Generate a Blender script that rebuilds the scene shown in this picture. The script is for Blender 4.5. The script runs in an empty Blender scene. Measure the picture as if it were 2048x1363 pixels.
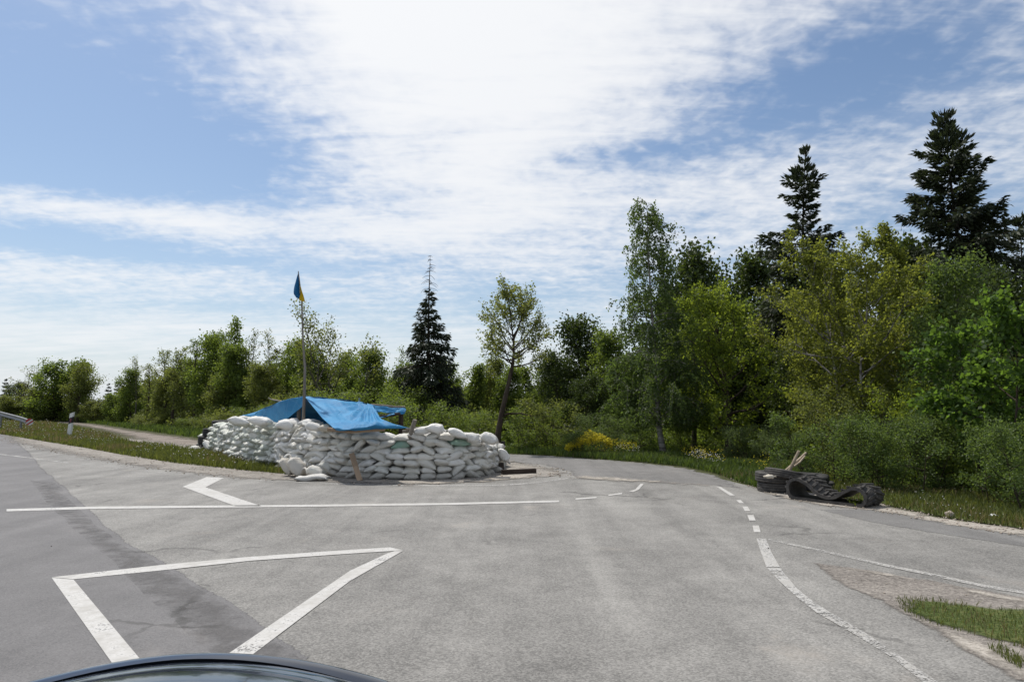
import bpy, bmesh, math, random
import numpy as np
from mathutils import Vector, Matrix, noise as mnoise, geometry as mgeo

SC = bpy.context.scene
COL = SC.collection
R = math.radians
rnd = random.Random(7)

# ------------------------------------------------------------------ camera
F, CX, CY, CAM_H = 1365.0, 1024.0, 681.5, 1.45        # pixels of the 2048 wide photograph, metres
PITCH = math.atan((812.0 - CY) / F)
cam = bpy.data.cameras.new('camera')
cam.sensor_width = 36.0
cam.lens = 36.0 * F / 2048.0
cam.clip_start, cam.clip_end = 0.05, 6000.0
cam_ob = bpy.data.objects.new('camera', cam)
cam_ob.location = (0, 0, CAM_H)
cam_ob.rotation_euler = (math.pi / 2 + PITCH, 0, 0)
COL.objects.link(cam_ob)
SC.camera = cam_ob

# ------------------------------------------------------------------ light
SUN_AZ, SUN_EL = R(-40), R(61)                        # azimuth from +Y towards +X
SUN_STRENGTH, SKY_STRENGTH, EXPOSURE = 2.55, 0.063, 0.74
SC.view_settings.view_transform = 'Standard'
SC.view_settings.look = 'None'
SC.view_settings.exposure = EXPOSURE
SC.view_settings.gamma = 1.0
SC.view_settings.use_curve_mapping = False

sun = bpy.data.lights.new('sun', 'SUN')
sun.energy, sun.angle, sun.color = SUN_STRENGTH, R(1.6), (1.0, 0.955, 0.89)
sun_ob = bpy.data.objects.new('sun', sun)
sd = Vector((math.sin(SUN_AZ) * math.cos(SUN_EL), math.cos(SUN_AZ) * math.cos(SUN_EL), math.sin(SUN_EL)))
sun_ob.rotation_euler = sd.to_track_quat('Z', 'Y').to_euler()
sun_ob.location = sd * 60
COL.objects.link(sun_ob)


class NT:
    """small helper that writes node trees as expressions"""
    def __init__(self, tree):
        self.t = tree
        self.t.nodes.clear()

    def n(self, typ, **kw):
        nd = self.t.nodes.new(typ)
        for k, v in kw.items():
            setattr(nd, k, v)
        return nd

    def put(self, sock, v):
        if isinstance(v, bpy.types.NodeSocket):
            self.t.links.new(v, sock)
        elif v is not None:
            if sock.type == 'RGBA' and not hasattr(v, '__len__'):
                v = (v, v, v, 1)
            elif sock.type == 'RGBA' and len(v) == 3:
                v = (*v, 1)
            sock.default_value = v

    def m(self, op, a, b=None, c=None, clamp=False):
        nd = self.n('ShaderNodeMath', operation=op, use_clamp=clamp)
        for i, v in enumerate((a, b, c)):
            if v is not None:
                self.put(nd.inputs[i], v)
        return nd.outputs[0]

    def vm(self, op, a, b=None):
        nd = self.n('ShaderNodeVectorMath', operation=op)
        self.put(nd.inputs[0], a)
        if b is not None:
            self.put(nd.inputs[1], b)
        return nd.outputs[0]

    def mix(self, f, a, b, blend='MIX'):
        nd = self.n('ShaderNodeMix', data_type='RGBA', blend_type=blend)
        self.put(nd.inputs[0], f)
        self.put(nd.inputs[6], a)
        self.put(nd.inputs[7], b)
        return nd.outputs[2]

    def noise(self, vec, scale, detail=4, rough=.55, dist=0.0, out=0):
        nd = self.n('ShaderNodeTexNoise')
        self.put(nd.inputs['Vector'], vec)
        nd.inputs['Scale'].default_value = scale
        nd.inputs['Detail'].default_value = detail
        nd.inputs['Roughness'].default_value = rough
        nd.inputs['Distortion'].default_value = dist
        return nd.outputs[out]

    def voro(self, vec, scale, out='Distance', feature='F1'):
        nd = self.n('ShaderNodeTexVoronoi', feature=feature)
        self.put(nd.inputs['Vector'], vec)
        nd.inputs['Scale'].default_value = scale
        return nd.outputs[out]

    def ramp(self, f, stops):
        nd = self.n('ShaderNodeValToRGB')
        cr = nd.color_ramp
        while len(cr.elements) < len(stops):
            cr.elements.new(0.5)
        for e, (p, c) in zip(cr.elements, stops):
            e.position = p
            e.color = (*c, 1) if hasattr(c, '__len__') else (c, c, c, 1)
        self.put(nd.inputs[0], f)
        return nd.outputs[0]

    def step(self, x, a, b):
        nd = self.n('ShaderNodeMapRange', interpolation_type='SMOOTHSTEP')
        self.put(nd.inputs[0], x)
        self.put(nd.inputs[1], a)
        self.put(nd.inputs[2], b)
        return nd.outputs[0]

    def bump(self, h, strength=.3, dist=.01):
        nd = self.n('ShaderNodeBump')
        nd.inputs['Strength'].default_value = strength
        nd.inputs['Distance'].default_value = dist
        self.put(nd.inputs['Height'], h)
        return nd.outputs[0]

    def bsdf(self, col, rough=.8, normal=None, spec=.3, **kw):
        nd = self.n('ShaderNodeBsdfPrincipled')
        self.put(nd.inputs['Base Color'], col)
        self.put(nd.inputs['Roughness'], rough)
        nd.inputs['Specular IOR Level'].default_value = spec
        if normal is not None:
            self.put(nd.inputs['Normal'], normal)
        for k, v in kw.items():
            self.put(nd.inputs[k.replace('_', ' ')], v)
        return nd.outputs[0]

    def out(self, s):
        nd = self.n('ShaderNodeOutputMaterial')
        self.t.links.new(s, nd.inputs['Surface'])


def new_mat(name):
    m = bpy.data.materials.new(name)
    m.use_nodes = True
    return m, NT(m.node_tree)


# ------------------------------------------------------------------ sky with its cloud sheet
def ray(px, py):
    d = Vector(((px - CX) / F, 0, (CY - py) / F))
    return Vector((d.x, math.cos(PITCH) - math.sin(PITCH) * d.z, math.sin(PITCH) + math.cos(PITCH) * d.z)).normalized()


def azel(px, py):
    r = ray(px, py)
    return math.atan2(r.x, r.y), math.asin(r.z)


world = bpy.data.worlds.new('World')
SC.world = world
world.use_nodes = True
N = NT(world.node_tree)
sky = N.n('ShaderNodeTexSky', sky_type='NISHITA')
sky.sun_disc = False
sky.sun_elevation = SUN_EL
sky.sun_rotation = SUN_AZ
sky.air_density, sky.dust_density, sky.ozone_density = 1.0, 1.2, 2.2
tc = N.n('ShaderNodeTexCoord')
sep = N.n('ShaderNodeSeparateXYZ')
N.put(sep.inputs[0], tc.outputs['Generated'])
dx, dy, dz = sep.outputs
az = N.m('ARCTAN2', dx, dy)
el = N.m('ARCSINE', dz)
zc = N.m('ADD', N.m('MAXIMUM', dz, 0.0), 0.035)
cmb = N.n('ShaderNodeCombineXYZ')
N.put(cmb.inputs[0], N.m('DIVIDE', dx, zc))
N.put(cmb.inputs[1], N.m('DIVIDE', dy, zc))
plane = cmb.outputs[0]
cmb2 = N.n('ShaderNodeCombineXYZ')
zc2 = N.m('ADD', N.m('MAXIMUM', dz, 0.0), 0.16)
N.put(cmb2.inputs[0], N.m('DIVIDE', dx, zc2))
N.put(cmb2.inputs[1], N.m('DIVIDE', dy, zc2))
plane2 = cmb2.outputs[0]
cmb3 = N.n('ShaderNodeCombineXYZ')
zc3 = N.m('ADD', N.m('MAXIMUM', dz, 0.0), 0.11)
N.put(cmb3.inputs[0], N.m('DIVIDE', dx, zc3))
N.put(cmb3.inputs[1], N.m('DIVIDE', dy, zc3))
plane3 = cmb3.outputs[0]
big = N.noise(plane3, 1.5, 6, .54, .5)
fine = N.noise(plane2, 15.0, 3, .5, .35)
flake = N.noise(plane2, 34.0, 2, .5, .2)
stretch = N.n('ShaderNodeMapping')
N.put(stretch.inputs[0], plane3)
stretch.inputs['Rotation'].default_value = (0, 0, R(-38))
stretch.inputs['Scale'].default_value = (1.4, 5.5, 1.0)
wisp = N.noise(stretch.outputs[0], 1.7, 6, .62, .6)
# where the cloud banks hang: (azimuth, elevation) of centre, spreads, weight
BANKS = [
    (980, 60, 430, 170, .46), (1330, 60, 260, 170, .16), (740, 40, 240, 140, .24), (900, 260, 230, 120, .30), (1000, 420, 430, 100, .30),
    (150, 412, 340, 26, .38), (420, 440, 330, 30, .22), (250, 548, 520, 34, .20), (150, 660, 500, 40, .20),
    (1700, 150, 300, 95, -.70), (1290, 305, 190, 32, -.46), (120, 190, 440, 190, -.66), (130, 487, 360, 24, -.60), (60, 330, 330, 44, -.40),
    (430, 330, 220, 70, -.46), (1900, 400, 300, 150, -.14), (1200, 590, 500, 50, -.20), (560, 620, 300, 24, -.22), (700, 560, 260, 50, -.12),
]
cov = None
for (px, py, sx, sy, wgt) in BANKS:
    a0, e0 = azel(px, py)
    a1, _ = azel(px + sx, py)
    _, e1 = azel(px, py + sy)
    u = N.m('DIVIDE', N.m('SUBTRACT', az, a0), abs(a1 - a0))
    v = N.m('DIVIDE', N.m('SUBTRACT', el, e0), abs(e1 - e0))
    r2 = N.m('ADD', N.m('MULTIPLY', u, u), N.m('MULTIPLY', v, v))
    g = N.m('MULTIPLY', N.m('EXPONENT', N.m('MULTIPLY', r2, -0.8)), wgt)
    cov = g if cov is None else N.m('ADD', cov, g)
cov = N.m('ADD', cov, 0.43)
d1 = N.m('ADD', cov, N.m('MULTIPLY', N.m('SUBTRACT', big, .5), .95))
d1 = N.m('ADD', d1, N.m('MULTIPLY', N.m('SUBTRACT', wisp, .5), .75))
rip = N.m('ADD', N.m('MULTIPLY', N.m('SUBTRACT', fine, .5), .85), N.m('MULTIPLY', N.m('SUBTRACT', flake, .5), .35))
rip = N.m('MULTIPLY', rip, N.step(el, R(3), R(10)))
ripw = N.m('SUBTRACT', 1.0, N.m('MULTIPLY', N.step(d1, .45, .9), .75))
d2 = N.m('ADD', d1, N.m('MULTIPLY', rip, ripw))
dens = N.step(d2, -0.06, 1.0)
veil = N.m('MULTIPLY', N.step(d1, -.05, .8), .30)
dens = N.m('MAXIMUM', dens, veil)
hazef = N.m('EXPONENT', N.m('MULTIPLY', N.m('MAXIMUM', el, 0.0), -1 / R(8.5)))
dens = N.m('MULTIPLY', dens, N.m('SUBTRACT', 1.0, N.m('MULTIPLY', hazef, .2)))
sunv = N.n('ShaderNodeVectorMath', operation='DOT_PRODUCT')
N.put(sunv.inputs[0], tc.outputs['Generated'])
sunv.inputs[1].default_value = sd
glow = N.step(sunv.outputs['Value'], .45, 1.0)
base = N.mix(1.0, sky.outputs[0], (SKY_STRENGTH,) * 3, 'MULTIPLY')
base = N.mix(1.0, base, (.90, 1.0, 1.06), 'MULTIPLY')
hz = N.mix(N.m('MULTIPLY', hazef, .80), base, (.41, .455, .505))
cl = N.mix(glow, (.555, .56, .57), (.60, .603, .607))
final = N.mix(N.m('MULTIPLY', dens, .93), hz, cl)
bg = N.n('ShaderNodeBackground')
N.put(bg.inputs[0], final)
bg.inputs[1].default_value = 1.0
wo = N.n('ShaderNodeOutputWorld')
N.t.links.new(bg.outputs[0], wo.inputs[0])

# ------------------------------------------------------------------ object helpers


def G(px, py, z=0.0):
    """ground point seen at a pixel of the photograph"""
    r = ray(px, py)
    t = (z - CAM_H) / r.z
    return Vector((r.x * t, r.y * t, z))


def P(px, py, depth):
    """point at a given distance ahead seen at a pixel of the photograph"""
    r = ray(px, py)
    t = depth / r.y
    return Vector((r.x * t, depth, CAM_H + r.z * t))


def tag(o, label=None, cat=None, group=None, kind=None):
    if label: o['label'] = label
    if cat: o['category'] = cat
    if group: o['group'] = group
    if kind: o['kind'] = kind
    return o


def empty(name, loc=(0, 0, 0), rz=0.0):
    o = bpy.data.objects.new(name, None)
    o.empty_display_size = .2
    o.location = loc
    o.rotation_euler = (0, 0, rz)
    COL.objects.link(o)
    return o


def link_mesh(name, me, mat=None, parent=None, smooth=False):
    o = bpy.data.objects.new(name, me)
    COL.objects.link(o)
    if mat is not None and not len(me.materials):
        me.materials.append(mat)
    if parent is not None:
        o.parent = parent
    if smooth:
        me.polygons.foreach_set('use_smooth', [True] * len(me.polygons))
    return o


def bm_ob(name, bm, mat=None, parent=None, smooth=False):
    me = bpy.data.meshes.new(name)
    bm.to_mesh(me)
    bm.free()
    return link_mesh(name, me, mat, parent, smooth)


def np_mesh(name, V, faces, tint=None):
    """faces: (n,3) or (n,4) array"""
    V = np.asarray(V, np.float32)
    faces = np.asarray(faces, np.int32)
    k = faces.shape[1]
    me = bpy.data.meshes.new(name)
    me.vertices.add(len(V))
    me.vertices.foreach_set('co', V.ravel())
    me.loops.add(faces.size)
    me.loops.foreach_set('vertex_index', faces.ravel())
    me.polygons.add(len(faces))
    me.polygons.foreach_set('loop_start', np.arange(0, faces.size, k, dtype=np.int32))
    me.polygons.foreach_set('loop_total', np.full(len(faces), k, np.int32))
    if tint is not None:
        at = me.attributes.new('tint', 'FLOAT', 'FACE')
        at.data.foreach_set('value', np.asarray(tint, np.float32))
    me.update(calc_edges=True)
    return me


def copy_thing(o, loc=None, rz=None, scale=None, label=None, parent=None):
    c = o.copy()
    COL.objects.link(c)
    if parent is not None:
        c.parent = parent
    for ch in o.children:
        copy_thing(ch, parent=c)
    if loc is not None: c.location = loc
    if rz is not None: c.rotation_euler = (c.rotation_euler.x, c.rotation_euler.y, rz)
    if scale is not None: c.scale = scale if hasattr(scale, '__len__') else (scale,) * 3
    if label: c['label'] = label
    return c


def box_bm(bm, sx, sy, sz, M=None, taper=0.0):
    vs = []
    for z in (0, 1):
        k = 1 - taper * z
        for x, y in ((-1, -1), (1, -1), (1, 1), (-1, 1)):
            v = Vector((x * sx / 2 * k, y * sy / 2 * k, (z - .5) * sz))
            vs.append(bm.verts.new(M @ v if M is not None else v))
    for f in ((3, 2, 1, 0), (4, 5, 6, 7), (0, 1, 5, 4), (1, 2, 6, 5), (2, 3, 7, 6), (3, 0, 4, 7)):
        bm.faces.new([vs[i] for i in f])
    return vs


def tube_np(pts, rad, n=6, cap=True):
    pts = np.asarray(pts, float)
    rad = np.broadcast_to(np.asarray(rad, float), (len(pts),))
    T = np.gradient(pts, axis=0)
    T /= np.linalg.norm(T, axis=1, keepdims=True) + 1e-9
    ref = np.array([0, 0, 1.0]) if abs(T[0][2]) < .8 else np.array([1.0, 0, 0])
    A = np.cross(T, ref)
    A /= np.linalg.norm(A, axis=1, keepdims=True) + 1e-9
    B = np.cross(T, A)
    a = np.arange(n) * 2 * np.pi / n
    ring = A[:, None, :] * np.cos(a)[None, :, None] + B[:, None, :] * np.sin(a)[None, :, None]
    V = (pts[:, None, :] + ring * rad[:, None, None]).reshape(-1, 3)
    i = np.arange(len(pts) - 1)[:, None] * n
    j = np.arange(n)[None, :]
    j2 = (j + 1) % n
    Q = np.stack([i + j, i + j2, i + n + j2, i + n + j], -1).reshape(-1, 4)
    return V, Q


class Tubes:
    def __init__(self):
        self.V, self.Q, self.k = [], [], 0

    def add(self, pts, rad, n=6):
        V, Q = tube_np(pts, rad, n)
        self.V.append(V)
        self.Q.append(Q + self.k)
        self.k += len(V)

    def mesh(self, name):
        return np_mesh(name, np.concatenate(self.V), np.concatenate(self.Q))


def pole_ob(name, pts, rad, mat, parent=None, n=8):
    """closed wooden pole or rod"""
    V, Q = tube_np(pts, rad, n)
    me = bpy.data.meshes.new(name)
    k = len(pts)
    me.from_pydata([tuple(v) for v in V], [], [tuple(q) for q in Q] + [tuple(range(n))[::-1], tuple(range((k - 1) * n, k * n))])
    return link_mesh(name, me, mat, parent, False)


# ------------------------------------------------------------------ materials
def ground_coords(N):
    return N.n('ShaderNodeNewGeometry').outputs['Position']


def asphalt(name, dark, light, warm=0.0, agg=1.0):
    m, N = new_mat(name)
    p = ground_coords(N)
    v = N.voro(p, 95 * agg, 'Color')
    sp = N.n('ShaderNodeSeparateColor')
    N.put(sp.inputs[0], v)
    stone = sp.outputs[0]
    g = N.noise(p, 160, 2, .6)
    patch = N.noise(p, .55, 5, .6)
    patch2 = N.noise(p, 3.1, 4, .65)
    mpn = N.n('ShaderNodeMapping')
    N.put(mpn.inputs[0], p)
    mpn.inputs['Rotation'].default_value = (0, 0, R(-40))
    mpn.inputs['Scale'].default_value = (1.6, .12, 1)
    lane = N.noise(mpn.outputs[0], 1.0, 4, .6, .4)
    t = N.m('ADD', N.m('MULTIPLY', stone, .45), N.m('ADD', N.m('MULTIPLY', g, .30), .06))
    t = N.m('ADD', t, N.m('MULTIPLY', N.m('SUBTRACT', patch, .5), .75))
    t = N.m('ADD', t, N.m('MULTIPLY', N.m('SUBTRACT', patch2, .5), .45))
    t = N.m('ADD', t, N.m('MULTIPLY', N.m('SUBTRACT', lane, .5), .75))
    col = N.ramp(t, [(.12, dark), (.55, tuple((a + b) / 2 for a, b in zip(dark, light))), (.95, light)])
    pit = N.step(N.voro(p, 26, 'Distance'), .05, .16)
    pitn = N.step(N.noise(p, 6, 2), .40, .60)
    col = N.mix(N.m('MULTIPLY', N.m('SUBTRACT', 1.0, N.m('MAXIMUM', pit, pitn)), .55), col, tuple(c * .25 for c in dark))
    wv = N.n('ShaderNodeVectorMath', operation='ADD')
    N.put(wv.inputs[0], p)
    wn = N.n('ShaderNodeVectorMath', operation='SCALE')
    N.put(wn.inputs[0], N.noise(p, 1.4, 4, .6, out=1))
    wn.inputs['Scale'].default_value = .7
    N.t.links.new(wn.outputs[0], wv.inputs[1])
    crk = N.m('SUBTRACT', 1.0, N.step(N.voro(wv.outputs[0], .33, 'Distance', 'DISTANCE_TO_EDGE'), .003, .012))
    crk = N.m('MULTIPLY', crk, N.step(N.noise(p, .5, 3), .52, .62))
    col = N.mix(N.m('MULTIPLY', crk, .55), col, (.05, .048, .045))
    dust = N.step(N.noise(p, .8, 5, .65, .5), .58, .80)
    col = N.mix(N.m('MULTIPLY', dust, warm), col, (.33, .295, .255))
    h = N.m('ADD', N.m('MULTIPLY', stone, .6), N.m('MULTIPLY', g, .6))
    N.out(N.bsdf(col, .82, N.bump(h, .55, .006), spec=.35))
    return m


def faded(N, shader, col_vec, edge_noise_scale=7.0, soft=.16):
    """rag the border of a ground sheet: the 'edge' attribute runs 0 at its rim to 1 inside"""
    at = N.n('ShaderNodeAttribute', attribute_name='edge')
    e = at.outputs['Fac']
    nz = N.noise(col_vec, edge_noise_scale, 5, .68)
    a = N.step(N.m('ADD', e, N.m('MULTIPLY', N.m('SUBTRACT', nz, .5), 1.9)), .5 - soft, .5 + soft)
    tr = N.n('ShaderNodeBsdfTransparent').outputs[0]
    mx = N.n('ShaderNodeMixShader')
    N.put(mx.inputs[0], a)
    N.t.links.new(tr, mx.inputs[1])
    N.t.links.new(shader, mx.inputs[2])
    return mx.outputs[0]


def asphalt_faded(name, dark, light, warm=0.0, agg=1.0, sc=7.0, soft=.16):
    m = asphalt(name, dark, light, warm, agg)
    t = m.node_tree
    o = next(n for n in t.nodes if n.type == 'OUTPUT_MATERIAL')
    sh = o.inputs[0].links[0].from_socket
    N = NT.__new__(NT)
    N.t = t
    p = ground_coords(N)
    s = faded(N, sh, p, sc, soft)
    t.links.new(s, o.inputs[0])
    return m


def gravel_mat(name, c1, c2, c3, fade=True, sc=3.5):
    m, N = new_mat(name)
    p = ground_coords(N)
    v = N.voro(p, 62, 'Color')
    sp = N.n('ShaderNodeSeparateColor')
    N.put(sp.inputs[0], v)
    n1 = N.noise(p, 1.1, 6, .65, .4)
    n2 = N.noise(p, 14, 4, .7)
    t = N.m('ADD', N.m('MULTIPLY', sp.outputs[0], .35), N.m('ADD', N.m('MULTIPLY', n1, .55), N.m('MULTIPLY', N.m('SUBTRACT', n2, .5), .5)))
    col = N.ramp(t, [(.18, c1), (.45, c2), (.72, c3)])
    h = N.m('ADD', N.m('MULTIPLY', N.voro(p, 62, 'Distance'), .6), N.m('MULTIPLY', n2, 1.2))
    sh = N.bsdf(col, .95, N.bump(h, .6, .012), spec=.15)
    if fade:
        sh = faded(N, sh, p, sc, .30)
    N.out(sh)
    return m


def paint_mat(name, wear, tone=.72):
    m, N = new_mat(name)
    p = ground_coords(N)
    n1 = N.noise(p, 60, 3, .7)
    n2 = N.noise(p, 2.2, 4, .6)
    n3 = N.noise(p, 11, 4, .7)
    col = N.mix(N.m('MULTIPLY', N.step(N.m('ADD', N.m('MULTIPLY', n3, .5), N.m('MULTIPLY', n2, .5)), .38, .64), .75), (tone, tone * .98, tone * .94), (tone * .66, tone * .63, tone * .575))
    crack = N.step(N.voro(p, 7, 'Distance', 'DISTANCE_TO_EDGE'), .0, .018)
    k = N.m('ADD', N.m('ADD', N.m('MULTIPLY', n1, .55), N.m('MULTIPLY', n2, .45)), N.m('MULTIPLY', N.m('SUBTRACT', n3, .5), .35))
    a = N.step(k, wear - .08, wear + .08)
    a = N.m('MULTIPLY', a, N.m('ADD', N.m('MULTIPLY', crack, .12), .88))
    sh = N.bsdf(col, .65, N.bump(n1, .3, .004), spec=.35)
    tr = N.n('ShaderNodeBsdfTransparent').outputs[0]
    mx = N.n('ShaderNodeMixShader')
    N.put(mx.inputs[0], a)
    N.t.links.new(tr, mx.inputs[1])
    N.t.links.new(sh, mx.inputs[2])
    N.out(mx.outputs[0])
    return m


def plain(name, col, rough=.7, var=.25, scale=6.0, bump=.2, bscale=30, spec=.3, metallic=0.0, col2=None, stretch=None, bd=.01):
    m, N = new_mat(name)
    tcn = N.n('ShaderNodeTexCoord').outputs['Object']
    if stretch:
        mp = N.n('ShaderNodeMapping')
        N.put(mp.inputs[0], tcn)
        mp.inputs['Scale'].default_value = stretch
        tcn = mp.outputs[0]
    n1 = N.noise(tcn, scale, 5, .62)
    n2 = N.noise(tcn, bscale, 4, .6)
    c2 = col2 or tuple(c * (1 - var) for c in col)
    f = N.step(N.m('ADD', N.m('MULTIPLY', n1, .7), N.m('MULTIPLY', n2, .3)), .35, .65)
    c = N.mix(f, c2, col)
    N.out(N.bsdf(c, rough, N.bump(n2, bump, bd), spec=spec, Metallic=metallic))
    return m


def leaf_mat(name, dark, light, trans, tfac=.45, rough=.55, spec=.25):
    m, N = new_mat(name)
    t = N.n('ShaderNodeAttribute', attribute_name='tint').outputs['Fac']
    oi = N.n('ShaderNodeObjectInfo').outputs['Random']
    k = N.m('ADD', t, N.m('MULTIPLY', N.m('SUBTRACT', oi, .5), .3), clamp=True)
    col = N.mix(k, dark, light)
    tcol = N.mix(k, tuple(c * .6 for c in trans), trans)
    sh = N.bsdf(col, rough, spec=spec)
    tl = N.n('ShaderNodeBsdfTranslucent')
    N.put(tl.inputs[0], tcol)
    mx = N.n('ShaderNodeMixShader')
    mx.inputs[0].default_value = tfac
    N.t.links.new(sh, mx.inputs[1])
    N.t.links.new(tl.outputs[0], mx.inputs[2])
    N.out(mx.outputs[0])
    return m


M = {}
M['old_asphalt'] = asphalt('old_asphalt', (.112, .108, .101), (.352, .340, .316), .7)
M['road_asphalt'] = asphalt_faded('road_asphalt', (.104, .101, .101), (.212, .205, .204), .25, 1.3, 16)
M['dark_asphalt'] = asphalt_faded('dark_asphalt', (.088, .084, .083), (.198, .190, .187), .1, 1.3, 5, .6)
M['strip_asphalt'] = asphalt_faded('strip_asphalt', (.10, .097, .094), (.245, .238, .228), .35, 1.3, 9)
M['side_asphalt'] = asphalt_faded('side_asphalt', (.10, .097, .093), (.26, .25, .24), .6, 1.0, 3)
M['gravel'] = gravel_mat('gravel', (.12, .11, .10), (.25, .23, .205), (.40, .37, .33))
M['dark_gravel'] = gravel_mat('dark_gravel', (.095, .086, .077), (.195, .176, .158), (.31, .282, .25))
M['dirt_track'] = gravel_mat('dirt_track', (.12, .10, .085), (.21, .18, .155), (.33, .295, .255), True, 1.6)
M['sand'] = gravel_mat('sand', (.20, .18, .155), (.34, .31, .27), (.44, .405, .36), True, 3.2)
M['soil'] = gravel_mat('soil', (.035, .03, .018), (.05, .055, .02), (.085, .095, .035), False)
M['turf'] = gravel_mat('turf', (.03, .042, .012), (.06, .085, .022), (.13, .13, .05), True, 4.0)
M['paint'] = paint_mat('road_paint', .375, .50)
M['paint_mid'] = paint_mat('half_worn_road_paint', .44, .47)
M['paint_worn'] = paint_mat('worn_road_paint', .49, .46)
M['paint_faint'] = paint_mat('faint_road_paint', .55, .44)
M['bark'] = plain('bark', (.085, .068, .052), .95, .55, 5, .9, 22, .1, stretch=(1, 1, .25), bd=.03)
M['bark_grey'] = plain('grey_bark', (.15, .135, .115), .95, .5, 5, .8, 22, .1, stretch=(1, 1, .3), bd=.03)
M['bark_birch'] = plain('birch_bark', (.34, .325, .295), .8, .5, 3.5, .5, 9, .15, col2=(.06, .05, .045), stretch=(.6, .6, 2.2), bd=.02)
M['bark_twig'] = plain('twig_bark', (.11, .085, .065), .95, .3, 5, .4, 30, .1)
M['wood_plank'] = plain('plank_wood', (.40, .29, .20), .8, .4, 3, .4, 18, .2, stretch=(1, 1, .15))
M['wood_grey'] = plain('weathered_wood', (.27, .24, .205), .9, .45, 4, .6, 26, .15, stretch=(1, 1, .2))
M['wood_dark'] = plain('dark_wood', (.06, .045, .038), .9, .45, 4, .6, 26, .15)
M['wood_pale'] = plain('peeled_stick', (.42, .34, .25), .85, .35, 5, .4, 26, .15)
M['rubber'] = plain('tyre_rubber', (.028, .027, .027), .72, .45, 9, .5, 60, .35, col2=(.085, .078, .070))
M['rubber_dark'] = plain('dark_rubber', (.016, .016, .017), .75, .4, 9, .4, 60, .35, col2=(.035, .033, .031))
M['galv'] = plain('galvanised_steel', (.26, .265, .27), .55, .35, 4, .1, 40, .4, .2)
M['white_plastic'] = plain('white_plastic', (.74, .74, .72), .5, .2, 6, .1, 40, .4)
M['black_band'] = plain('black_band', (.022, .016, .018), .45, .2, 8, .05, 40, .4)
M['red_reflector'] = plain('red_reflector', (.20, .015, .035), .3, .2, 20, .05, 40, .5)
M['sign_red'] = plain('red_sheeting', (.36, .03, .035), .4, .2, 8, .05, 40, .5)
M['sign_white'] = plain('white_sheeting', (.55, .56, .56), .4, .2, 8, .05, 40, .5)
M['stone'] = plain('field_stone', (.40, .34, .28), .9, .35, 6, .5, 30, .2)
M['paper'] = plain('white_litter', (.80, .80, .80), .8, .1, 12, .3, 30, .2)
M['moss'] = plain('yellow_leaves', (.26, .30, .03), .8, .3, 9, .3, 30, .2)
M['flower_yellow'] = plain('yellow_petals', (.66, .56, .03), .7, .2, 9, .1, 30, .2)
M['flower_white'] = plain('white_seed_heads', (.62, .60, .55), .9, .2, 9, .1, 30, .1)

M['leaf_maple'] = leaf_mat('maple_leaves', (.055, .085, .014), (.115, .155, .030), (.40, .50, .045), .52)
M['leaf_maple_dark'] = leaf_mat('dark_maple_leaves', (.032, .064, .014), (.080, .135, .030), (.24, .40, .045), .46)
M['leaf_aspen'] = leaf_mat('aspen_leaves', (.070, .088, .016), (.130, .155, .034), (.38, .42, .055), .50)
M['leaf_birch'] = leaf_mat('birch_leaves', (.032, .054, .018), (.080, .115, .036), (.20, .29, .050), .42)
M['leaf_broad'] = leaf_mat('broad_leaves', (.046, .072, .018), (.115, .155, .036), (.30, .40, .050), .44)
M['leaf_pale'] = leaf_mat('young_pale_leaves', (.070, .090, .025), (.15, .175, .050), (.36, .40, .07), .45)
M['leaf_olive'] = leaf_mat('olive_leaves', (.068, .082, .026), (.140, .160, .050), (.32, .37, .06), .44)
M['leaf_shrub'] = leaf_mat('shrub_leaves', (.038, .064, .022), (.110, .155, .050), (.24, .34, .055), .42)
M['leaf_grey'] = leaf_mat('grey_green_leaves', (.06, .085, .035), (.13, .17, .07), (.22, .30, .07), .40)
M['needle'] = leaf_mat('spruce_needles', (.018, .026, .014), (.045, .058, .028), (.06, .08, .025), .22, .6)
M['leaf_shade'] = leaf_mat('shaded_wood_leaves', (.022, .036, .012), (.056, .082, .022), (.12, .17, .025), .34)  # broad leaves darkened: shade of the deep wood put into the colour
M['grass'] = leaf_mat('grass_blades', (.046, .060, .018), (.105, .122, .038), (.22, .25, .04), .38)
M['grass_dry'] = leaf_mat('dry_grass', (.11, .095, .04), (.25, .20, .10), (.30, .24, .10), .35)
M['weed'] = leaf_mat('weed_leaves', (.034, .058, .016), (.080, .118, .032), (.16, .23, .035), .38)

# ------------------------------------------------------------------ the setting: ground, roads, paint
def resample(pts, step):
    out = []
    n = len(pts)
    for i in range(n):
        a, b = pts[i], pts[(i + 1) % n]
        k = max(1, min(400, int((b - a).length / step)))
        for j in range(k):
            out.append(a.lerp(b, j / k))
    return out


def to_xy(pts):
    r = []
    for p in pts:
        if isinstance(p, Vector): r.append(Vector((p.x, p.y)))
        elif len(p) == 3: r.append(Vector((p[1], p[2])))           # ('w', x, y)
        else:
            g = G(*p)
            r.append(Vector((g.x, g.y)))
    return r


def inpoly(pts, xy):
    x, y = xy[:, 0], xy[:, 1]
    c = np.zeros(len(xy), bool)
    n = len(pts)
    for i in range(n):
        (x1, y1), (x2, y2) = pts[i], pts[(i + 1) % n]
        k = ((y1 > y) != (y2 > y)) & (x < (x2 - x1) * (y - y1) / (y2 - y1 + 1e-12) + x1)
        c ^= k
    return c


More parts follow.
